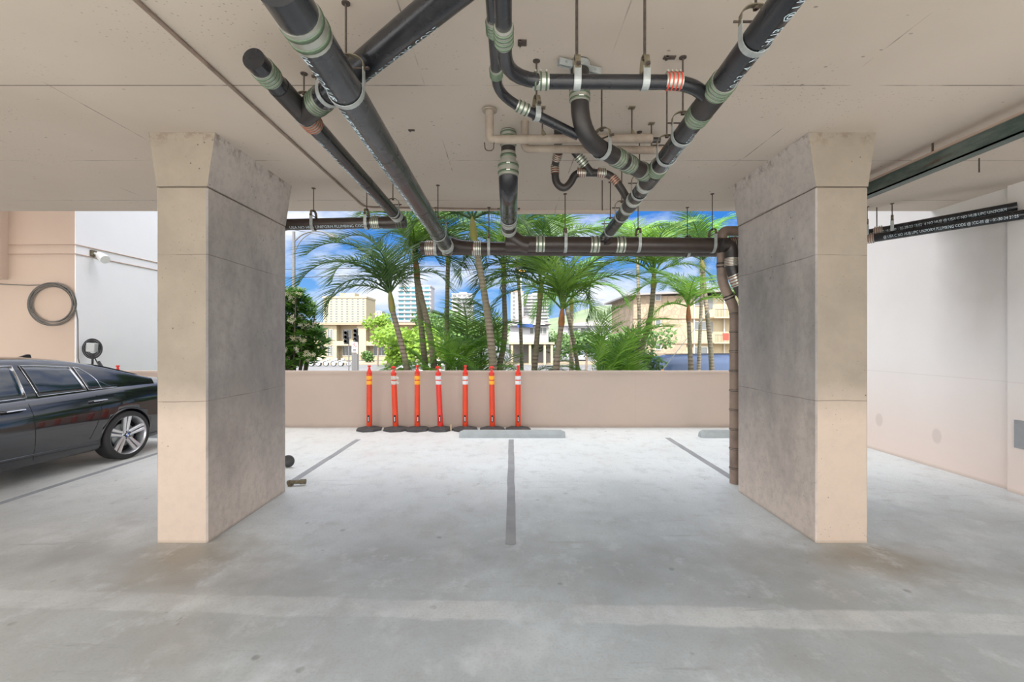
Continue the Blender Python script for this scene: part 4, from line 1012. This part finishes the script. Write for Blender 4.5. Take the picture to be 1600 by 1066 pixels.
palm('palm with upright trunk directly in front of the white tower', [(834, 585), (839, 530), (844, 465)], 10.8,
     [(180, 45, 1), (0, 48, 1), (90, 60, 1), (200, 12, 1), (345, 8, .9), (270, 70, .9), (130, 70, 1.1), (50, 72, 1.1), (160, 25, 1)], 1.65, 'd', 17, shaft=.35)
palm('leafy palm with brown husk and bright fronds curling right in the centre', [(868, 585), (872, 545), (877, 508)], 9.9,
     [(10, 74, 1.25), (350, 60, 1.2), (170, 66, 1.1), (190, 35, .9), (0, 40, 1.0), (90, 70, 1.1), (130, 76, 1.2), (40, 55, 1), (300, 10, .8), (220, 70, 1)], 1.7, 'g', 19, shaft=.4, husk=True)
palm('distant yellowish palm behind the curling centre palm', [(893, 560), (893, 520), (893, 485)], 15, None, 1.7, 'b', 23, 9, (5, 70), .5)
palm('curved palm leaning right in front of the stone clad apartments', [(990, 585), (1004, 540), (1017, 495), (1021, 448)], 10.8,
     [(180, 45, 1.15), (190, 25, 1.1), (170, 60, 1), (0, 50, .9), (350, 20, .8), (95, 60, 1), (265, 60, .9), (20, 70, 1), (140, 76, 1)], 1.65, 'g', 29, shaft=.35)
palm('slender palm with drooping fronds in front of the cream balconies', [(1080, 585), (1078, 545), (1076, 500)], 10.2,
     [(140, 60, 1.1), (170, 56, 1.0), (10, 35, 1.05), (350, 20, .9), (195, 5, 1.0), (90, 60, 1), (40, 55, 1), (270, 70, .7), (115, 75, 1)], 1.3, 'b', 31, shaft=.35, husk=True, r=.05)
palm('tall palm crown partly above the cross pipe left of the right drain pipe', [(905, 585), (890, 500), (872, 430), (866, 395)], 13,
     None, 2.0, 'g', 37, 10, (20, 75), .3, r=.05)
palm('far tall palm crown showing above the cross pipe right of the right drain pipe', [(1000, 540), (998, 470), (996, 400)], 13.5, None, 1.5, 'b', 41, 9, (20, 75), .3, r=.05)
palm('grey green palm crown behind the slender palm by the taupe pipe', [(1112, 560), (1104, 480), (1098, 420)], 12.8, None, 1.6, 'd', 43, 11, (0, 75), .3, r=.06)
palm('tall palm crown peeking over the cross pipe beside the tan pipe elbow', [(1092, 560), (1096, 470), (1096, 395)], 14.5, None, 1.4, 'b', 47, 9, (20, 75), .2, r=.05)
palm('palm crown hidden behind the lower end of the thickest pipe', [(700, 585), (698, 500), (700, 410)], 12.4,
     [(0, 30, 1.1), (340, 12, 1.1), (180, 40, 1.1), (200, 20, 1), (90, 50, 1), (30, 60, 1), (150, 60, 1), (270, 55, 1)], 1.8, 'd', 53, shaft=.3)
palm('palm crown above the big central elbow against blue sky', [(815, 560), (812, 460), (806, 400)], 13.4, None, 1.8, 'd', 59, 10, (10, 75), .3, r=.05)
# low clumping palms
def clump(label, px, d, n, L_, mt, seed, sp=(30, 85), wdt=.25, hh=(1.2, 2.1)):
    rnd = random.Random(seed); base = V((px - 800) / F * d, d, GZ + .12); root = empty('clumping_palm', label, 'palm', base)
    for k in range(n):
        az = rnd.uniform(-12, 192); pi_ = rnd.uniform(*sp); h = rnd.uniform(*hh); ox, oy = rnd.uniform(-wdt, wdt), rnd.uniform(-wdt * .4, wdt)
        if k % 2 == 0: MB().tube([V(ox, oy, 0), V(ox * 1.3, oy * 1.3, h)], [.03, .018], 6).build('stem', m_shaft, root)
        o = bpy.data.objects.new('frond', FM[mt][rnd.randrange(3)]); C.objects.link(o); o.parent = root; o.location = (ox * 1.3, oy * 1.3, h)
        o.rotation_euler = (rnd.uniform(-.2, .2), -R(pi_), R(az)); s_ = L_ * rnd.uniform(.75, 1.15); o.scale = (s_,) * 3
    return root
clump('broad bright green clumping palm left of the centre of the wall', 715, 10.45, 22, 1.75, 'b', 2, (10, 78), .55, (1.5, 2.5))
clump('dark low clumping palm behind the sixth orange post', 805, 10.2, 13, 1.15, 'd', 6, (20, 70), .3)
clump('rounded clumping palm with dense arching fronds left of the blue van', 965, 10.2, 22, 1.75, 'b', 9, (30, 88), .35, (1.5, 2.6))
clump('small low palm at the foot of the centre palm', 900, 10.4, 10, 1.1, 'g', 12, (20, 70), .3)
clump('low palm leaves at the wall below the crossing stems', 650, 10.6, 12, 1.1, 'd', 15, (20, 75), .35)
clump('low fern like palm under the far end of the rounded palm', 1025, 11.0, 9, .95, 'b', 18, (20, 70), .3)
clump('upright clumping palm between the ringed trunk and the green shafted palm', 752, 11.6, 12, 2.0, 'g', 21, (50, 88), .35, (1.6, 2.9))

# plumeria and leafy trees
m_pl = leafmat('plumeria_leaf', (.07, .19, .03), (.17, .36, .05), .3)
m_flower = leafmat('plumeria_flower', (.85, .80, .50), (.90, .88, .75), .3)
m_lime = leafmat('lime_leaf', (.13, .25, .02), (.23, .35, .04), .4)
m_midg = leafmat('tree_leaf', (.05, .11, .025), (.10, .19, .04), .3)
m_bark = speckled('bark', (.2, .16, .12), (.13, .1, .08), 6, .9)
def plumeria():
    rnd = random.Random(77); d = 11.6; base = V((455 - 800) / F * d, d, GZ + .12)
    root = empty('plumeria_shrub', 'rounded plumeria shrub with creamy white flowers beside the left column', 'shrub', base)
    b = MB(); lf = MB(); fl = []
    tips = []
    for k in range(560):
        px = rnd.uniform(425, 512); py = rnd.uniform(455, 578)
        cx1, cy1, r1 = 452, 500, 46; cx2, cy2, r2 = 478, 540, 40
        ok = ((px - 452) / 42) ** 2 + ((py - 500) / 48) ** 2 < 1 or ((px - 470) / 40) ** 2 + ((py - 538) / 32) ** 2 < 1 or ((px - 450) / 22) ** 2 + ((py - 570) / 20) ** 2 < 1
        if not ok: continue
        dd = d + rnd.uniform(-.45, .5); p = W(px, py, dd) - base; tips.append(p)
    for i, p in enumerate(tips):
        ax = (p - V(.2, .3, 2.0)).normalized() * .6 + V(0, 0, .7); ax.normalize(); u = ax.orthogonal().normalized(); w_ = ax.cross(u)
        if i % 16 == 0: b.tube([V(0, 0, .1), V(p.x * .4, p.y * .4, p.z * .5), p], [.05, .03, .014], 6)
        m_ = rnd.randint(9, 13)
        for j in range(m_):
            a = 2 * math.pi * j / m_ + rnd.uniform(-.2, .2); dr = (u * math.cos(a) + w_ * math.sin(a)) * 1.0 + ax * rnd.uniform(.1, .9); dr.normalize()
            ln_ = rnd.uniform(.18, .27); sd_ = dr.cross(ax).normalized() * .032; q = p + dr * .02; dn = V(0, 0, -.03)
            lf.add([q, q + dr * ln_ * .5 + sd_, q + dr * ln_ * .5 - sd_, q + dr * ln_ + dn, q + dr * ln_ * .85 + sd_ * .6 + dn * .6, q + dr * ln_ * .85 - sd_ * .6 + dn * .6], [(0, 1, 2), (1, 4, 5, 2), (4, 3, 5)])
        if rnd.random() < .22:
            for j in range(rnd.randint(5, 9)): fl.append(p + ax * rnd.uniform(.05, .10) + V(rnd.uniform(-.07, .07), rnd.uniform(-.12, .0), rnd.uniform(-.05, .07)))
    b.build('branches', m_bark, root); o = lf.build('foliage', m_pl, root); o['kind'] = 'stuff'
    b = MB()
    for p in fl:
        r0 = .038; ph = random.Random(str(p)).uniform(0, 1)
        for j in range(5):
            a = 2 * math.pi * j / 5 + ph; e1 = V(math.cos(a), -.25, math.sin(a)); e2 = V(math.cos(a + .5), -.25, math.sin(a + .5)); b.add([p, p + e1 * r0, p + (e1 + e2) * .62 * r0, p + e2 * r0], [(0, 1, 2, 3)])
    o = b.build('flowers', m_flower, root); o['kind'] = 'stuff'
plumeria()
def tree(label, px, pyc, d, rx, rz, mt, seed, n=1500, ls=.10, name='leafy_tree', cat='tree', trunkr=.12):
    rnd = random.Random(seed); c_ = W(px, pyc, d); base = V(c_.x, d, GZ); root = empty(name, label, cat, base); z0 = c_.z - GZ
    MB().tube([V(0, 0, 0), V(.1, 0, z0 * .6), V(0, 0, z0)], [trunkr, trunkr * .7, trunkr * .3], 8).build('trunk', m_bark, root)
    cl = [(V(rnd.uniform(-.6, .6) * rx, rnd.uniform(-.6, .6) * rx, z0 + rnd.uniform(-.5, .6) * rz), rnd.uniform(.35, .55)) for _ in range(12)]
    b = MB()
    for k in range(n):
        c2, f = cl[rnd.randrange(12)]; v_ = V(rnd.gauss(0, 1), rnd.gauss(0, 1), rnd.gauss(0, 1)).normalized() * (rnd.random() ** .35)
        p = c2 + V(v_.x * rx * f, v_.y * rx * f, v_.z * rz * f); a = V(rnd.gauss(0, 1), rnd.gauss(0, 1), rnd.gauss(0, .6)).normalized(); u = a.orthogonal().normalized() * ls * .45
        b.add([p, p + a * ls * .5 + u, p + a * ls, p + a * ls * .5 - u], [(0, 1, 2, 3)])
    o = b.build('foliage', mt, root); o['kind'] = 'stuff'; return root
tree('lime green tree in front of the two storey cream building', 645, 545, 34, 2.7, 1.9, m_lime, 1, 2600, .28)
tree('small yellow green tree at the middle of the cream building', 590, 505, 58, 1.8, 1.6, m_lime, 2, 700, .3)
tree('tree with lime leaves standing above the white cars', 612, 530, 60, 2.4, 1.4, m_lime, 31, 700, .3)
tree('round green treetop left of the house with the blue sign', 690, 515, 60, 5.0, 2.4, m_midg, 3, 2600, .4)
tree('bushy green tree behind the clumping palm', 735, 530, 42, 3.6, 2.6, m_midg, 4, 2200, .34)
tree('green tree behind the sign house carport', 862, 540, 70, 4.2, 2.4, m_midg, 5, 1500, .4)
tree('leafy tree right of the white carport in the centre', 915, 542, 40, 2.0, 1.5, m_midg, 6, 1200, .28)
tree('dark leafy tree behind the rounded clumping palm', 985, 548, 30, 2.6, 1.8, m_midg, 7, 2200, .26)
tree('dense dark bush against the wall left of the blue van', 990, 560, 12.5, .75, .55, m_midg, 8, 1800, .11, 'leafy_bush', 'bush', .03)
tree('small shrub in front of the ground floor of the cream building', 577, 558, 66, 1.0, 1.0, m_midg, 9, 400, .3, 'leafy_bush', 'bush', .05)
tree('lime green shrub by the cream building entrance', 612, 556, 64, 1.0, 1.3, m_lime, 10, 400, .3, 'leafy_bush', 'bush', .05)

# buildings ---------------------------------------------------------------
m_cream = speckled('cream_stucco', (.36, .305, .20), (.32, .27, .18), 1, .85)
m_yellow = speckled('yellow_concrete', (.37, .32, .20), (.34, .29, .19), 1, .85)
m_winb = mat('building_glass', (.10, .11, .11), .15, 0)
m_teal = mat('teal_glass', (.04, .15, .18), .2, 0)
m_wht = speckled('white_concrete', (.36, .36, .37), (.31, .31, .325), 1, .8)
m_roof = mat('roof_dark', (.20, .19, .19), .8)
m_brownroof = mat('roof_brown', (.30, .20, .14), .8)
m_signblue = mat('sign_blue', (.015, .05, .25), .5)
m_frame = mat('window_frame', (.42, .40, .37), .5)
m_stone = mat('stone_cladding', (.6, .5, .36), .85); n = NB(m_stone)
v = n.vor(1.35, 'DISTANCE_TO_EDGE'); v2 = n.vor(1.35)
cc_ = n.t.nodes.new('ShaderNodeSeparateColor'); n.t.links.new(v2.outputs['Color'], cc_.inputs[0])
c = n.mix(cc_.outputs[0], (.32, .25, .175), (.24, .19, .135)); c = n.mix(n.ramp(v.outputs['Distance'], .03, .07, 1, 0), c, (.21, .17, .12))
n.out(c)
WINM = {}
def window_obj(root, x, z, w_, h, y, glass, fr=.06, name='window', mull=1):
    key = (round(w_, 2), round(h, 2), glass.name, mull)
    if key not in WINM:
        b = MB(); b.box((-w_ / 2, -.04, -h / 2), (w_ / 2, .06, h / 2)); b.cm = 1
        b.box((-w_ / 2 - fr, -.10, -h / 2 - fr), (w_ / 2 + fr, .04, -h / 2)); b.box((-w_ / 2 - fr, -.10, h / 2), (w_ / 2 + fr, .04, h / 2 + fr))
        b.box((-w_ / 2 - fr, -.10, -h / 2), (-w_ / 2, .04, h / 2)); b.box((w_ / 2, -.10, -h / 2), (w_ / 2 + fr, .04, h / 2))
        for k in range(1, mull + 1): xx = -w_ / 2 + w_ * k / (mull + 1); b.box((xx - fr / 2, -.08, -h / 2), (xx + fr / 2, .02, h / 2))
        o = b.build(name, [glass, m_frame]); WINM[key] = o.data; bpy.data.objects.remove(o)
    o = bpy.data.objects.new(name, WINM[key]); C.objects.link(o); o.parent = root; o.location = (x, y, z); return o
def X_(px, d): return (px - 800) / F * d
def Z_(py, d): return EYE - (py - 533) / F * d
# cream two-storey building
d = 75; root = empty('apartment_building', 'two storey cream apartment building across the street at the left', 'building', (0, d, GZ))
x0, x1 = X_(470, d), X_(692, d); zt = Z_(508, d) - GZ
MB().box((x0, 0, 0), (X_(526, d), 10, zt)).box((X_(526, d), 1.6, 0), (x1, 10, zt)).build('wall', m_cream, root)
MB().box((x0 - .5, -.7, zt), (x1 + .5, 10.5, zt + .35)).build('roof', m_brownroof, root)
MB().box((X_(526, d), 0, zt * .42), (x1, 1.6, zt * .55)).box((X_(558, d), -.12, zt * .15), (X_(572, d), 1.58, zt - .02)).build('balcony_front', m_cream, root)
for fl_ in (0, 1):
    for (pa, pb) in ((511, 521), (529, 546), (578, 600), (603, 612)):
        z = zt * (.27 + .47 * fl_); window_obj(root, (X_(pa, d) + X_(pb, d)) / 2, z, X_(pb, d) - X_(pa, d) - .3, 1.5, (0 if pa < 526 else 1.6), m_winb, mull=2)
# yellow tower
def tower(name, label, px0, px1, pyt, d, mt, glass, rows, cols, dep=14, ww=.45, hh=.5, pybase=None, cap=None, strip=False):
    root = empty(name, label, 'building', (0, d, GZ)); x0, x1 = X_(px0, d), X_(px1, d); zt = Z_(pyt, d) - GZ
    MB().box((x0, 0, 0), (x1, dep, zt)).build('wall', mt, root)
    MB().box((x0 - .3, -.3, zt), (x1 + .3, dep, zt + (x1 - x0) * .04)).box((x0 + (x1 - x0) * .35, 2, zt), (x0 + (x1 - x0) * .7, 8, zt + (x1 - x0) * .13)).build('roof', cap or mt, root)
    zb = (Z_(pybase or 512, d) - GZ); fh = (zt - zb) / rows; cw = (x1 - x0) / cols
    for r_ in range(rows):
        if strip: MB().box((x0 - .6, -.8, zb + fh * r_), (x1 + .6, .0, zb + fh * (r_ + .38))).build('balcony', mt, root)
        for c_ in range(cols): window_obj(root, x0 + cw * (c_ + .5), zb + fh * (r_ + .62 if strip else r_ + .5), cw * ww, fh * hh, -.01, glass, fr=.04 if not strip else .1, mull=0)
    return root
tower('high_rise', 'yellow cream high rise behind the cream two storey building', 505, 572, 466, 210, m_yellow, m_winb, 12, 8, ww=.42)
tower('high_rise', 'teal glass high rise with white balconies behind the crossing palm stems', 622, 672, 448, 250, m_wht, m_teal, 9, 5, 14, .8, .55, 510, strip=True)
tower('high_rise', 'white high rise with stacked balconies behind the centre palms', 818, 856, 462, 200, m_wht, m_winb, 10, 3, 12, .75, .5, 512, strip=True)
tower('high_rise', 'narrow tower with brown cap left of the white high rise', 798, 818, 456, 190, m_wht, m_winb, 9, 2, 10, .4, .6, 510, cap=m_brownroof)
tower('high_rise', 'small far white tower between the yellow and teal high rises', 583, 597, 487, 330, m_wht, m_winb, 6, 3, 10, .4, .4, 512)
tower('high_rise', 'grey high rise with pale top left of the tall ringed palm', 706, 738, 460, 260, m_wht, m_winb, 8, 4, 12, .7, .5, 512, strip=True)
# sign house
d = 62; root = empty('corner_house', 'white raised house with gable roof, blue sign and open carport', 'house', (0, d, GZ)); T = lambda px: X_(px, d); Zz = lambda py: Z_(py, d) - GZ
zf = Zz(535)
MB().box((T(795), 0, zf), (T(857), 8, Zz(509))).build('wall', m_wht, root)
b = MB(); b.prism([(T(785), Zz(509)), (T(862), Zz(507)), (T(822), Zz(493))], 'y', -.8, 8); b.build('roof', m_roof, root)
b = MB(); b.prism([(T(796), Zz(509)), (T(852), Zz(508)), (T(822), Zz(496.5))], 'y', -.85, -.8); b.build('gable', m_wht, root)
sg = MB().box((T(808), -.95, Zz(512)), (T(832), -.85, Zz(506.5))).build('sign', m_signblue, root)
for px in (800, 815, 828, 851, 862): MB().box((T(px) - .15, -.3, 0), (T(px) + .15, .0, zf)).build('post', m_cream, root)
for px in (834, 848): window_obj(root, T(px), Zz(517), 1.0, .8, -.01, m_winb, mull=1)
MB().box((T(795), -.5, zf - .25), (T(866), 8, zf)).build('porch_slab', m_cream, root); MB().box((T(795), 5, 0), (T(866), 5.2, zf)).build('carport_wall', m_roof, root)
# low white houses centre
d = 95; root = empty('low_house', 'low white house with pale roof and carport right of the centre palm', 'house', (0, d, GZ)); T = lambda px: X_(px, d); Zz = lambda py: Z_(py, d) - GZ
MB().box((T(880), 0, Zz(527)), (T(968), 8, Zz(509))).build('wall', m_wht, root); b = MB(); b.prism([(T(876), Zz(509)), (T(972), Zz(509)), (T(935), Zz(500))], 'y', -1, 8); b.build('roof', m_frame, root)
MB().box((T(880), -4, Zz(531)), (T(955), 3, Zz(527))).build('carport_roof', m_wht, root)
for px in (884, 905, 928, 950): MB().box((T(px) - .2, -3.8, 0), (T(px) + .2, -3.4, Zz(531))).build('post', m_wht, root)
for px in (895, 915, 940): window_obj(root, T(px), Zz(517), 2, 1.1, -.01, m_winb)
# stone apartments
d = 55; root = empty('stone_apartments', 'three storey apartment block with stone clad wall and cream balconies at the right', 'building', (0, d, GZ)); T = lambda px: X_(px, d); Zz = lambda py: Z_(py, d) - GZ
MB().box((T(990), 0, 0), (T(1072), 12, Zz(462))).build('stone_wall', m_stone, root)
MB().box((T(1072), .3, 0), (T(1220), 12, Zz(462))).build('wall', m_cream, root)
b = MB(); b.add([V(T(978), -1.0, Zz(463)), V(T(1240), -1.0, Zz(452)), V(T(1240), 13, Zz(452)), V(T(978), 13, Zz(463)), V(T(978), -1.0, Zz(460.5)), V(T(1240), -1.0, Zz(448.5)), V(T(1240), 13, Zz(448.5)), V(T(978), 13, Zz(460.5))],
     [(3, 2, 1, 0), (4, 5, 6, 7), (0, 1, 5, 4), (1, 2, 6, 5), (2, 3, 7, 6), (3, 0, 4, 7)]); b.build('roof', m_roof, root)
for py in (497.5, 536.5): MB().box((T(990) - .1, -.12, Zz(py) - .06), (T(1220), .3, Zz(py) + .06)).build('floor_band', m_brownroof, root)
for py in (465, 504.5, 542.5): window_obj(root, T(1028), Zz(py), .58, .62, -.01, m_winb, mull=0)
for py in (471, 509, 549):
    window_obj(root, T(1096), Zz(py), 1.6, .90, .29, m_winb, mull=1)
    MB().box((T(1108), .2, Zz(py + 11)), (T(1109.5) + .4, .3, Zz(py - 6))).build('door', m_winb, root)
for py in (498, 537):
    MB().box((T(1109), -1.2, Zz(py)), (T(1220), .3, Zz(py) + .15)).build('balcony_slab', m_cream, root)
    b = MB()
    for k in range(14): xx = T(1111) + k * .18; b.box((xx, -1.18, Zz(py) + .15), (xx + .03, -1.15, Zz(py) + 1.0))
    b.box((T(1111), -1.2, Zz(py) + .98), (T(1111) + 2.6, -1.13, Zz(py) + 1.04)); b.build('railing', m_rod, root)
MB().box((T(1122), -1.3, Zz(532)), (T(1131), -1.22, Zz(521))).build('red_towel', m_red_pl, root)
for px in (1084, 1131): MB().box((T(px), 0, Zz(575)), (T(px) + .12, .1, Zz(462))).build('down_spout', m_frame, root)
# tan building behind bush lower right of middle
d = 48; 
# hill
rnd = random.Random(9); m_hill = speckled('hill_green', (.10, .14, .08), (.15, .18, .11), .02, .95)
b = MB(); vs = []; d = 600; NX = 60
for i in range(NX + 1):
    px = 640 + i * 14; h = 508 - 30 * math.exp(-((px - 1010) / 120) ** 2) - 12 * math.exp(-((px - 1250) / 160) ** 2) + rnd.uniform(-1, 1)
    for j in range(6):
        t = j / 5; p = W(px, 540 + (h - 540) * math.sin(t * math.pi / 2), d + 0 * t); vs.append(V(p.x, d + 220 * t, EYE + (p.z - EYE) * (1 + .36 * t)) if j else V(p.x, d, GZ))
b.add(vs, [(i * 6 + j, (i + 1) * 6 + j, (i + 1) * 6 + j + 1, i * 6 + j + 1) for i in range(NX) for j in range(5)], True); struct(b.build('ground_hills', m_hill))
# street lamp
d = 30; root = empty('street_lamp', 'tall grey street lamp with curved double arm beside the left column', 'street light', (X_(459, d), d, GZ))
zt = Z_(362, d) - GZ; m_lamp = mat('lamp_grey', (.10, .10, .10), .6)
MB().tube([V(0, 0, 0), V(0, 0, zt)], [.13, .09], 12).build('pole', m_lamp, root)
q = lambda px, py: V(X_(px, d) - X_(459, d), 0, Z_(py, d) - GZ)
MB().tube(fillet([q(459, 378), q(474, 364), q(500, 360), q(518, 369)], 1.0, 6), .05, 8).build('arm', m_lamp, root)
MB().tube(fillet([q(459, 396), q(470, 374), q(486, 364)], .6, 6), .035, 8).build('arm_brace', m_lamp, root)
MB().tube([q(513, 367), q(517, 369), q(523, 371), q(528, 373)], [.08, .20, .20, .05], 12).build('lamp_head', m_lamp, root)
# second lamp near sign house
d = 45; root = empty('street_lamp', 'thin light pole with yellowish head in front of the white tower', 'street light', (X_(814, d), d, GZ))
MB().tube([V(0, 0, 0), V(0, 0, Z_(425, d) - GZ)], .07, 8).build('pole', m_grey, root); MB().bbox((-.35, -.2, Z_(425, d) - GZ), (.35, .2, Z_(422, d) - GZ), .03).build('lamp_head', m_amber, root)
# wires
for (xa, ya, xb, yb, dd, lb) in ((380, 422, 1180, 395, 32, 'overhead wire crossing the sky, upper of the pair beside the lamp pole'), (380, 437, 1180, 392, 31, 'overhead wire crossing the sky, lower of the pair beside the lamp pole'),
                                 (420, 352, 760, 400, 34, 'thin overhead wire slanting down behind the left palms'), (800, 402, 1300, 362, 33, 'overhead wire behind the right palms')):
    tag(MB().tube([W(xa + (xb - xa) * k / 10, ya + (yb - ya) * k / 10 + 5 * math.sin(math.pi * k / 10), dd) for k in range(11)], .022, 5).build('overhead_wire', m_blackpl), lb, 'wire')
root = empty('guy_wire', 'diagonal guy wire with yellow sleeve rising right from behind the wall', 'wire')
g0 = W(1030, 585, 10.8); g1_ = W(1125, 463, 13); MB().tube([V(g0.x, g0.y, GZ + .1) * .0 + g0 + (g0 - g1_).normalized() * 1.0, g1_ + (g1_ - g0) * 1.5], .008, 6).build('cable', m_galv, root)
MB().tube([g0 - (g1_ - g0) * .2, g0 + (g1_ - g0) * .05], .02, 8).build('sleeve', m_amber, root)
# traffic sign + signals
d = 30; root = empty('road_sign', 'white rectangular no turn sign with red circle on a thin pole', 'road sign', (X_(554, d), d, GZ)); zc = Z_(543, d) - GZ
MB().tube([V(0, .05, 0), V(0, .05, zc + .5)], .03, 8).build('pole', m_lamp, root); MB().bbox((-.17, -.01, zc - .33), (.17, .02, zc + .33), .005).build('panel', m_whiteband, root)
b = MB(); b.tube([V(.12 * math.cos(t * math.pi / 12), -.02, zc + .12 + .12 * math.sin(t * math.pi / 12)) for t in range(24)], .018, 6, closed=True); b.tube([V(-.085, -.02, zc + .205), V(.085, -.02, zc + .035)], .015, 6); b.build('red_circle', m_red_pl, root)
MB().tube([V(-.04, -.017, zc + .04), V(-.04, -.017, zc + .17), V(.03, -.017, zc + .2), V(.04, -.017, zc + .1)], .014, 6).build('arrow', m_blackpl, root)
MB().box((-.11, -.017, zc - .26), (.11, -.012, zc - .20)).box((-.11, -.017, zc - .16), (.11, -.012, zc - .10)).build('text_line', m_blackpl, root)
MB().bbox((-.20, .03, zc - 1.5), (.18, .12, zc - .40), .02).build('box', m_lamp, root)
for px, py, lb in ((541, 527, 'black traffic signal left of the white road sign'), (556, 524, 'black traffic signal just above the white road sign')):
    d = 42; root = empty('traffic_signal', lb, 'traffic light', (X_(px, d), d, GZ)); zc = Z_(py, d) - GZ
    MB().tube([V(.2, .1, 0), V(.2, .1, zc)], .05, 8).build('pole', m_lamp, root)
    MB().bbox((-.19, -.1, zc - .62), (.19, .1, zc + .62), .03).build('housing', m_blackpl, root)
    for k, m_ in enumerate((m_dark, m_dark, m_green)): MB().lathe([(.16, -.12), (.17, -.24), (.15, -.24), (.14, -.12)], (0, 0, zc + .38 - .38 * k), 14, 'y').build('visor', m_blackpl, root)
m_wcar = mat('white_car_paint', (.36, .37, .38), .3, 0, .5)
# parked bicycles (share station)
for k, px in enumerate((475, 486, 497, 509, 521, 532)):
    d = 58; root = empty('share_bicycle', 'white share bicycle parked across the street, %s from the left column' % ('first second third fourth fifth sixth'.split()[k]), 'bicycle', (X_(px, d), d, GZ + .02), 0, 'share bicycles parked across the street')
    for xx in (0, .95):
        b = MB(); b.tube([V(xx + .31 * math.cos(t * math.pi / 10), 0 + xx * .2, .33 + .31 * math.sin(t * math.pi / 10)) for t in range(20)], .035, 6, closed=True); b.build('tyre', m_tyre, root)
        b = MB(); b.lathe([(.27, -.01), (.27, .01)], (xx, xx * .2, .33), 16, 'y'); b.build('spoke_disc', m_galv, root)
    b = MB(); b.tube([V(.37 * math.cos(t), -.05, .33 + .37 * math.sin(t)) for t in [math.pi * q / 10 for q in range(1, 10)]], .05, 6); b.build('fender', m_wcar, root)
    b = MB(); b.tube(fillet([V(0, 0, .33), V(.2, 0, .75), V(.35, 0, .45), V(.95, .19, .40)], .2), .06, 8); b.bbox((.1, -.15, .72), (.5, .15, 1.0), .04); b.build('frame', m_wcar, root)
# street cars
m_scar = mat('silver_car_paint', (.45, .47, .49), .25, .3, 1); m_bvan = mat('blue_van_paint', (.035, .06, .12), .35, .2)
car('sports_utility_car', 'white car on the street half hidden behind the palm stems, nearest to the wall', (X_(716, 33), 31.6, GZ), R(180), False, m_wcar, sc=1.12)
car('parked_car', 'silver white car farther away behind the white street car', (X_(740, 46), 46, GZ), R(180), False, m_scar, sc=1.05)
car('parked_car', 'small white car parked under the carport in the distance', (X_(912, 72), 76, GZ), R(-96), False, m_wcar)
car('parked_car', 'white car parked near the stone clad apartments', (X_(1130, 50), 50, GZ), R(180), False, m_wcar)
# blue van: lofted body
root = empty('blue_van', 'dark blue van roof rising above the wall in front of the apartments', 'van', (X_(1012, 18), 18, GZ))
b = MB(); rows = []
Lv = 4.9
for s_, k, ht in ((0, .80, .55), (.06, .92, .80), (.25, .98, .95), (.7, 1, .985), (2, 1, 1.0), (3.4, 1, 1.0), (4.1, .98, .97), (4.5, .95, .7), (4.9, .9, .5)):
    H_ = 2.64 * ht; pr = [(-.95 * k, .3), (-.97 * k, 1.1), (-.93 * k, H_ - .35), (-.84 * k, H_ - .12), (-.62 * k, H_ - .02), (-.2 * k, H_ + .01), (.2 * k, H_ + .01), (.62 * k, H_ - .02), (.84 * k, H_ - .12), (.93 * k, H_ - .35), (.97 * k, 1.1), (.95 * k, .3)]
    rows.append([V(s_, y, z) for y, z in pr])
vs = [p for r_ in rows for p in r_]; n_ = 12
b.add(vs, [(i * n_ + k, i * n_ + (k + 1) % n_, (i + 1) * n_ + (k + 1) % n_, (i + 1) * n_ + k) for i in range(len(rows) - 1) for k in range(n_)], True); b.add(rows[0], [list(range(12))]); b.add(rows[-1], [list(range(12))]); fix_normals(b.build('body', m_bvan, root))
MB().box((.5, -.99, 1.35), (3.9, -.955, 2.05)).build('side_window', m_glassdark, root)
for xx in (.9, 3.9): MB().lathe([(.34, -.98), (.36, -.94), (.36, -.76), (.34, -.74)], (xx, 0, .36), 24, 'y').build('wheel', m_tyre, root)
for yy_ in (-.55, .55): MB().tube([V(.5, yy_, 2.63), V(3.9, yy_, 2.66)], .015, 6).build('roof_rail', m_blackpl, root)
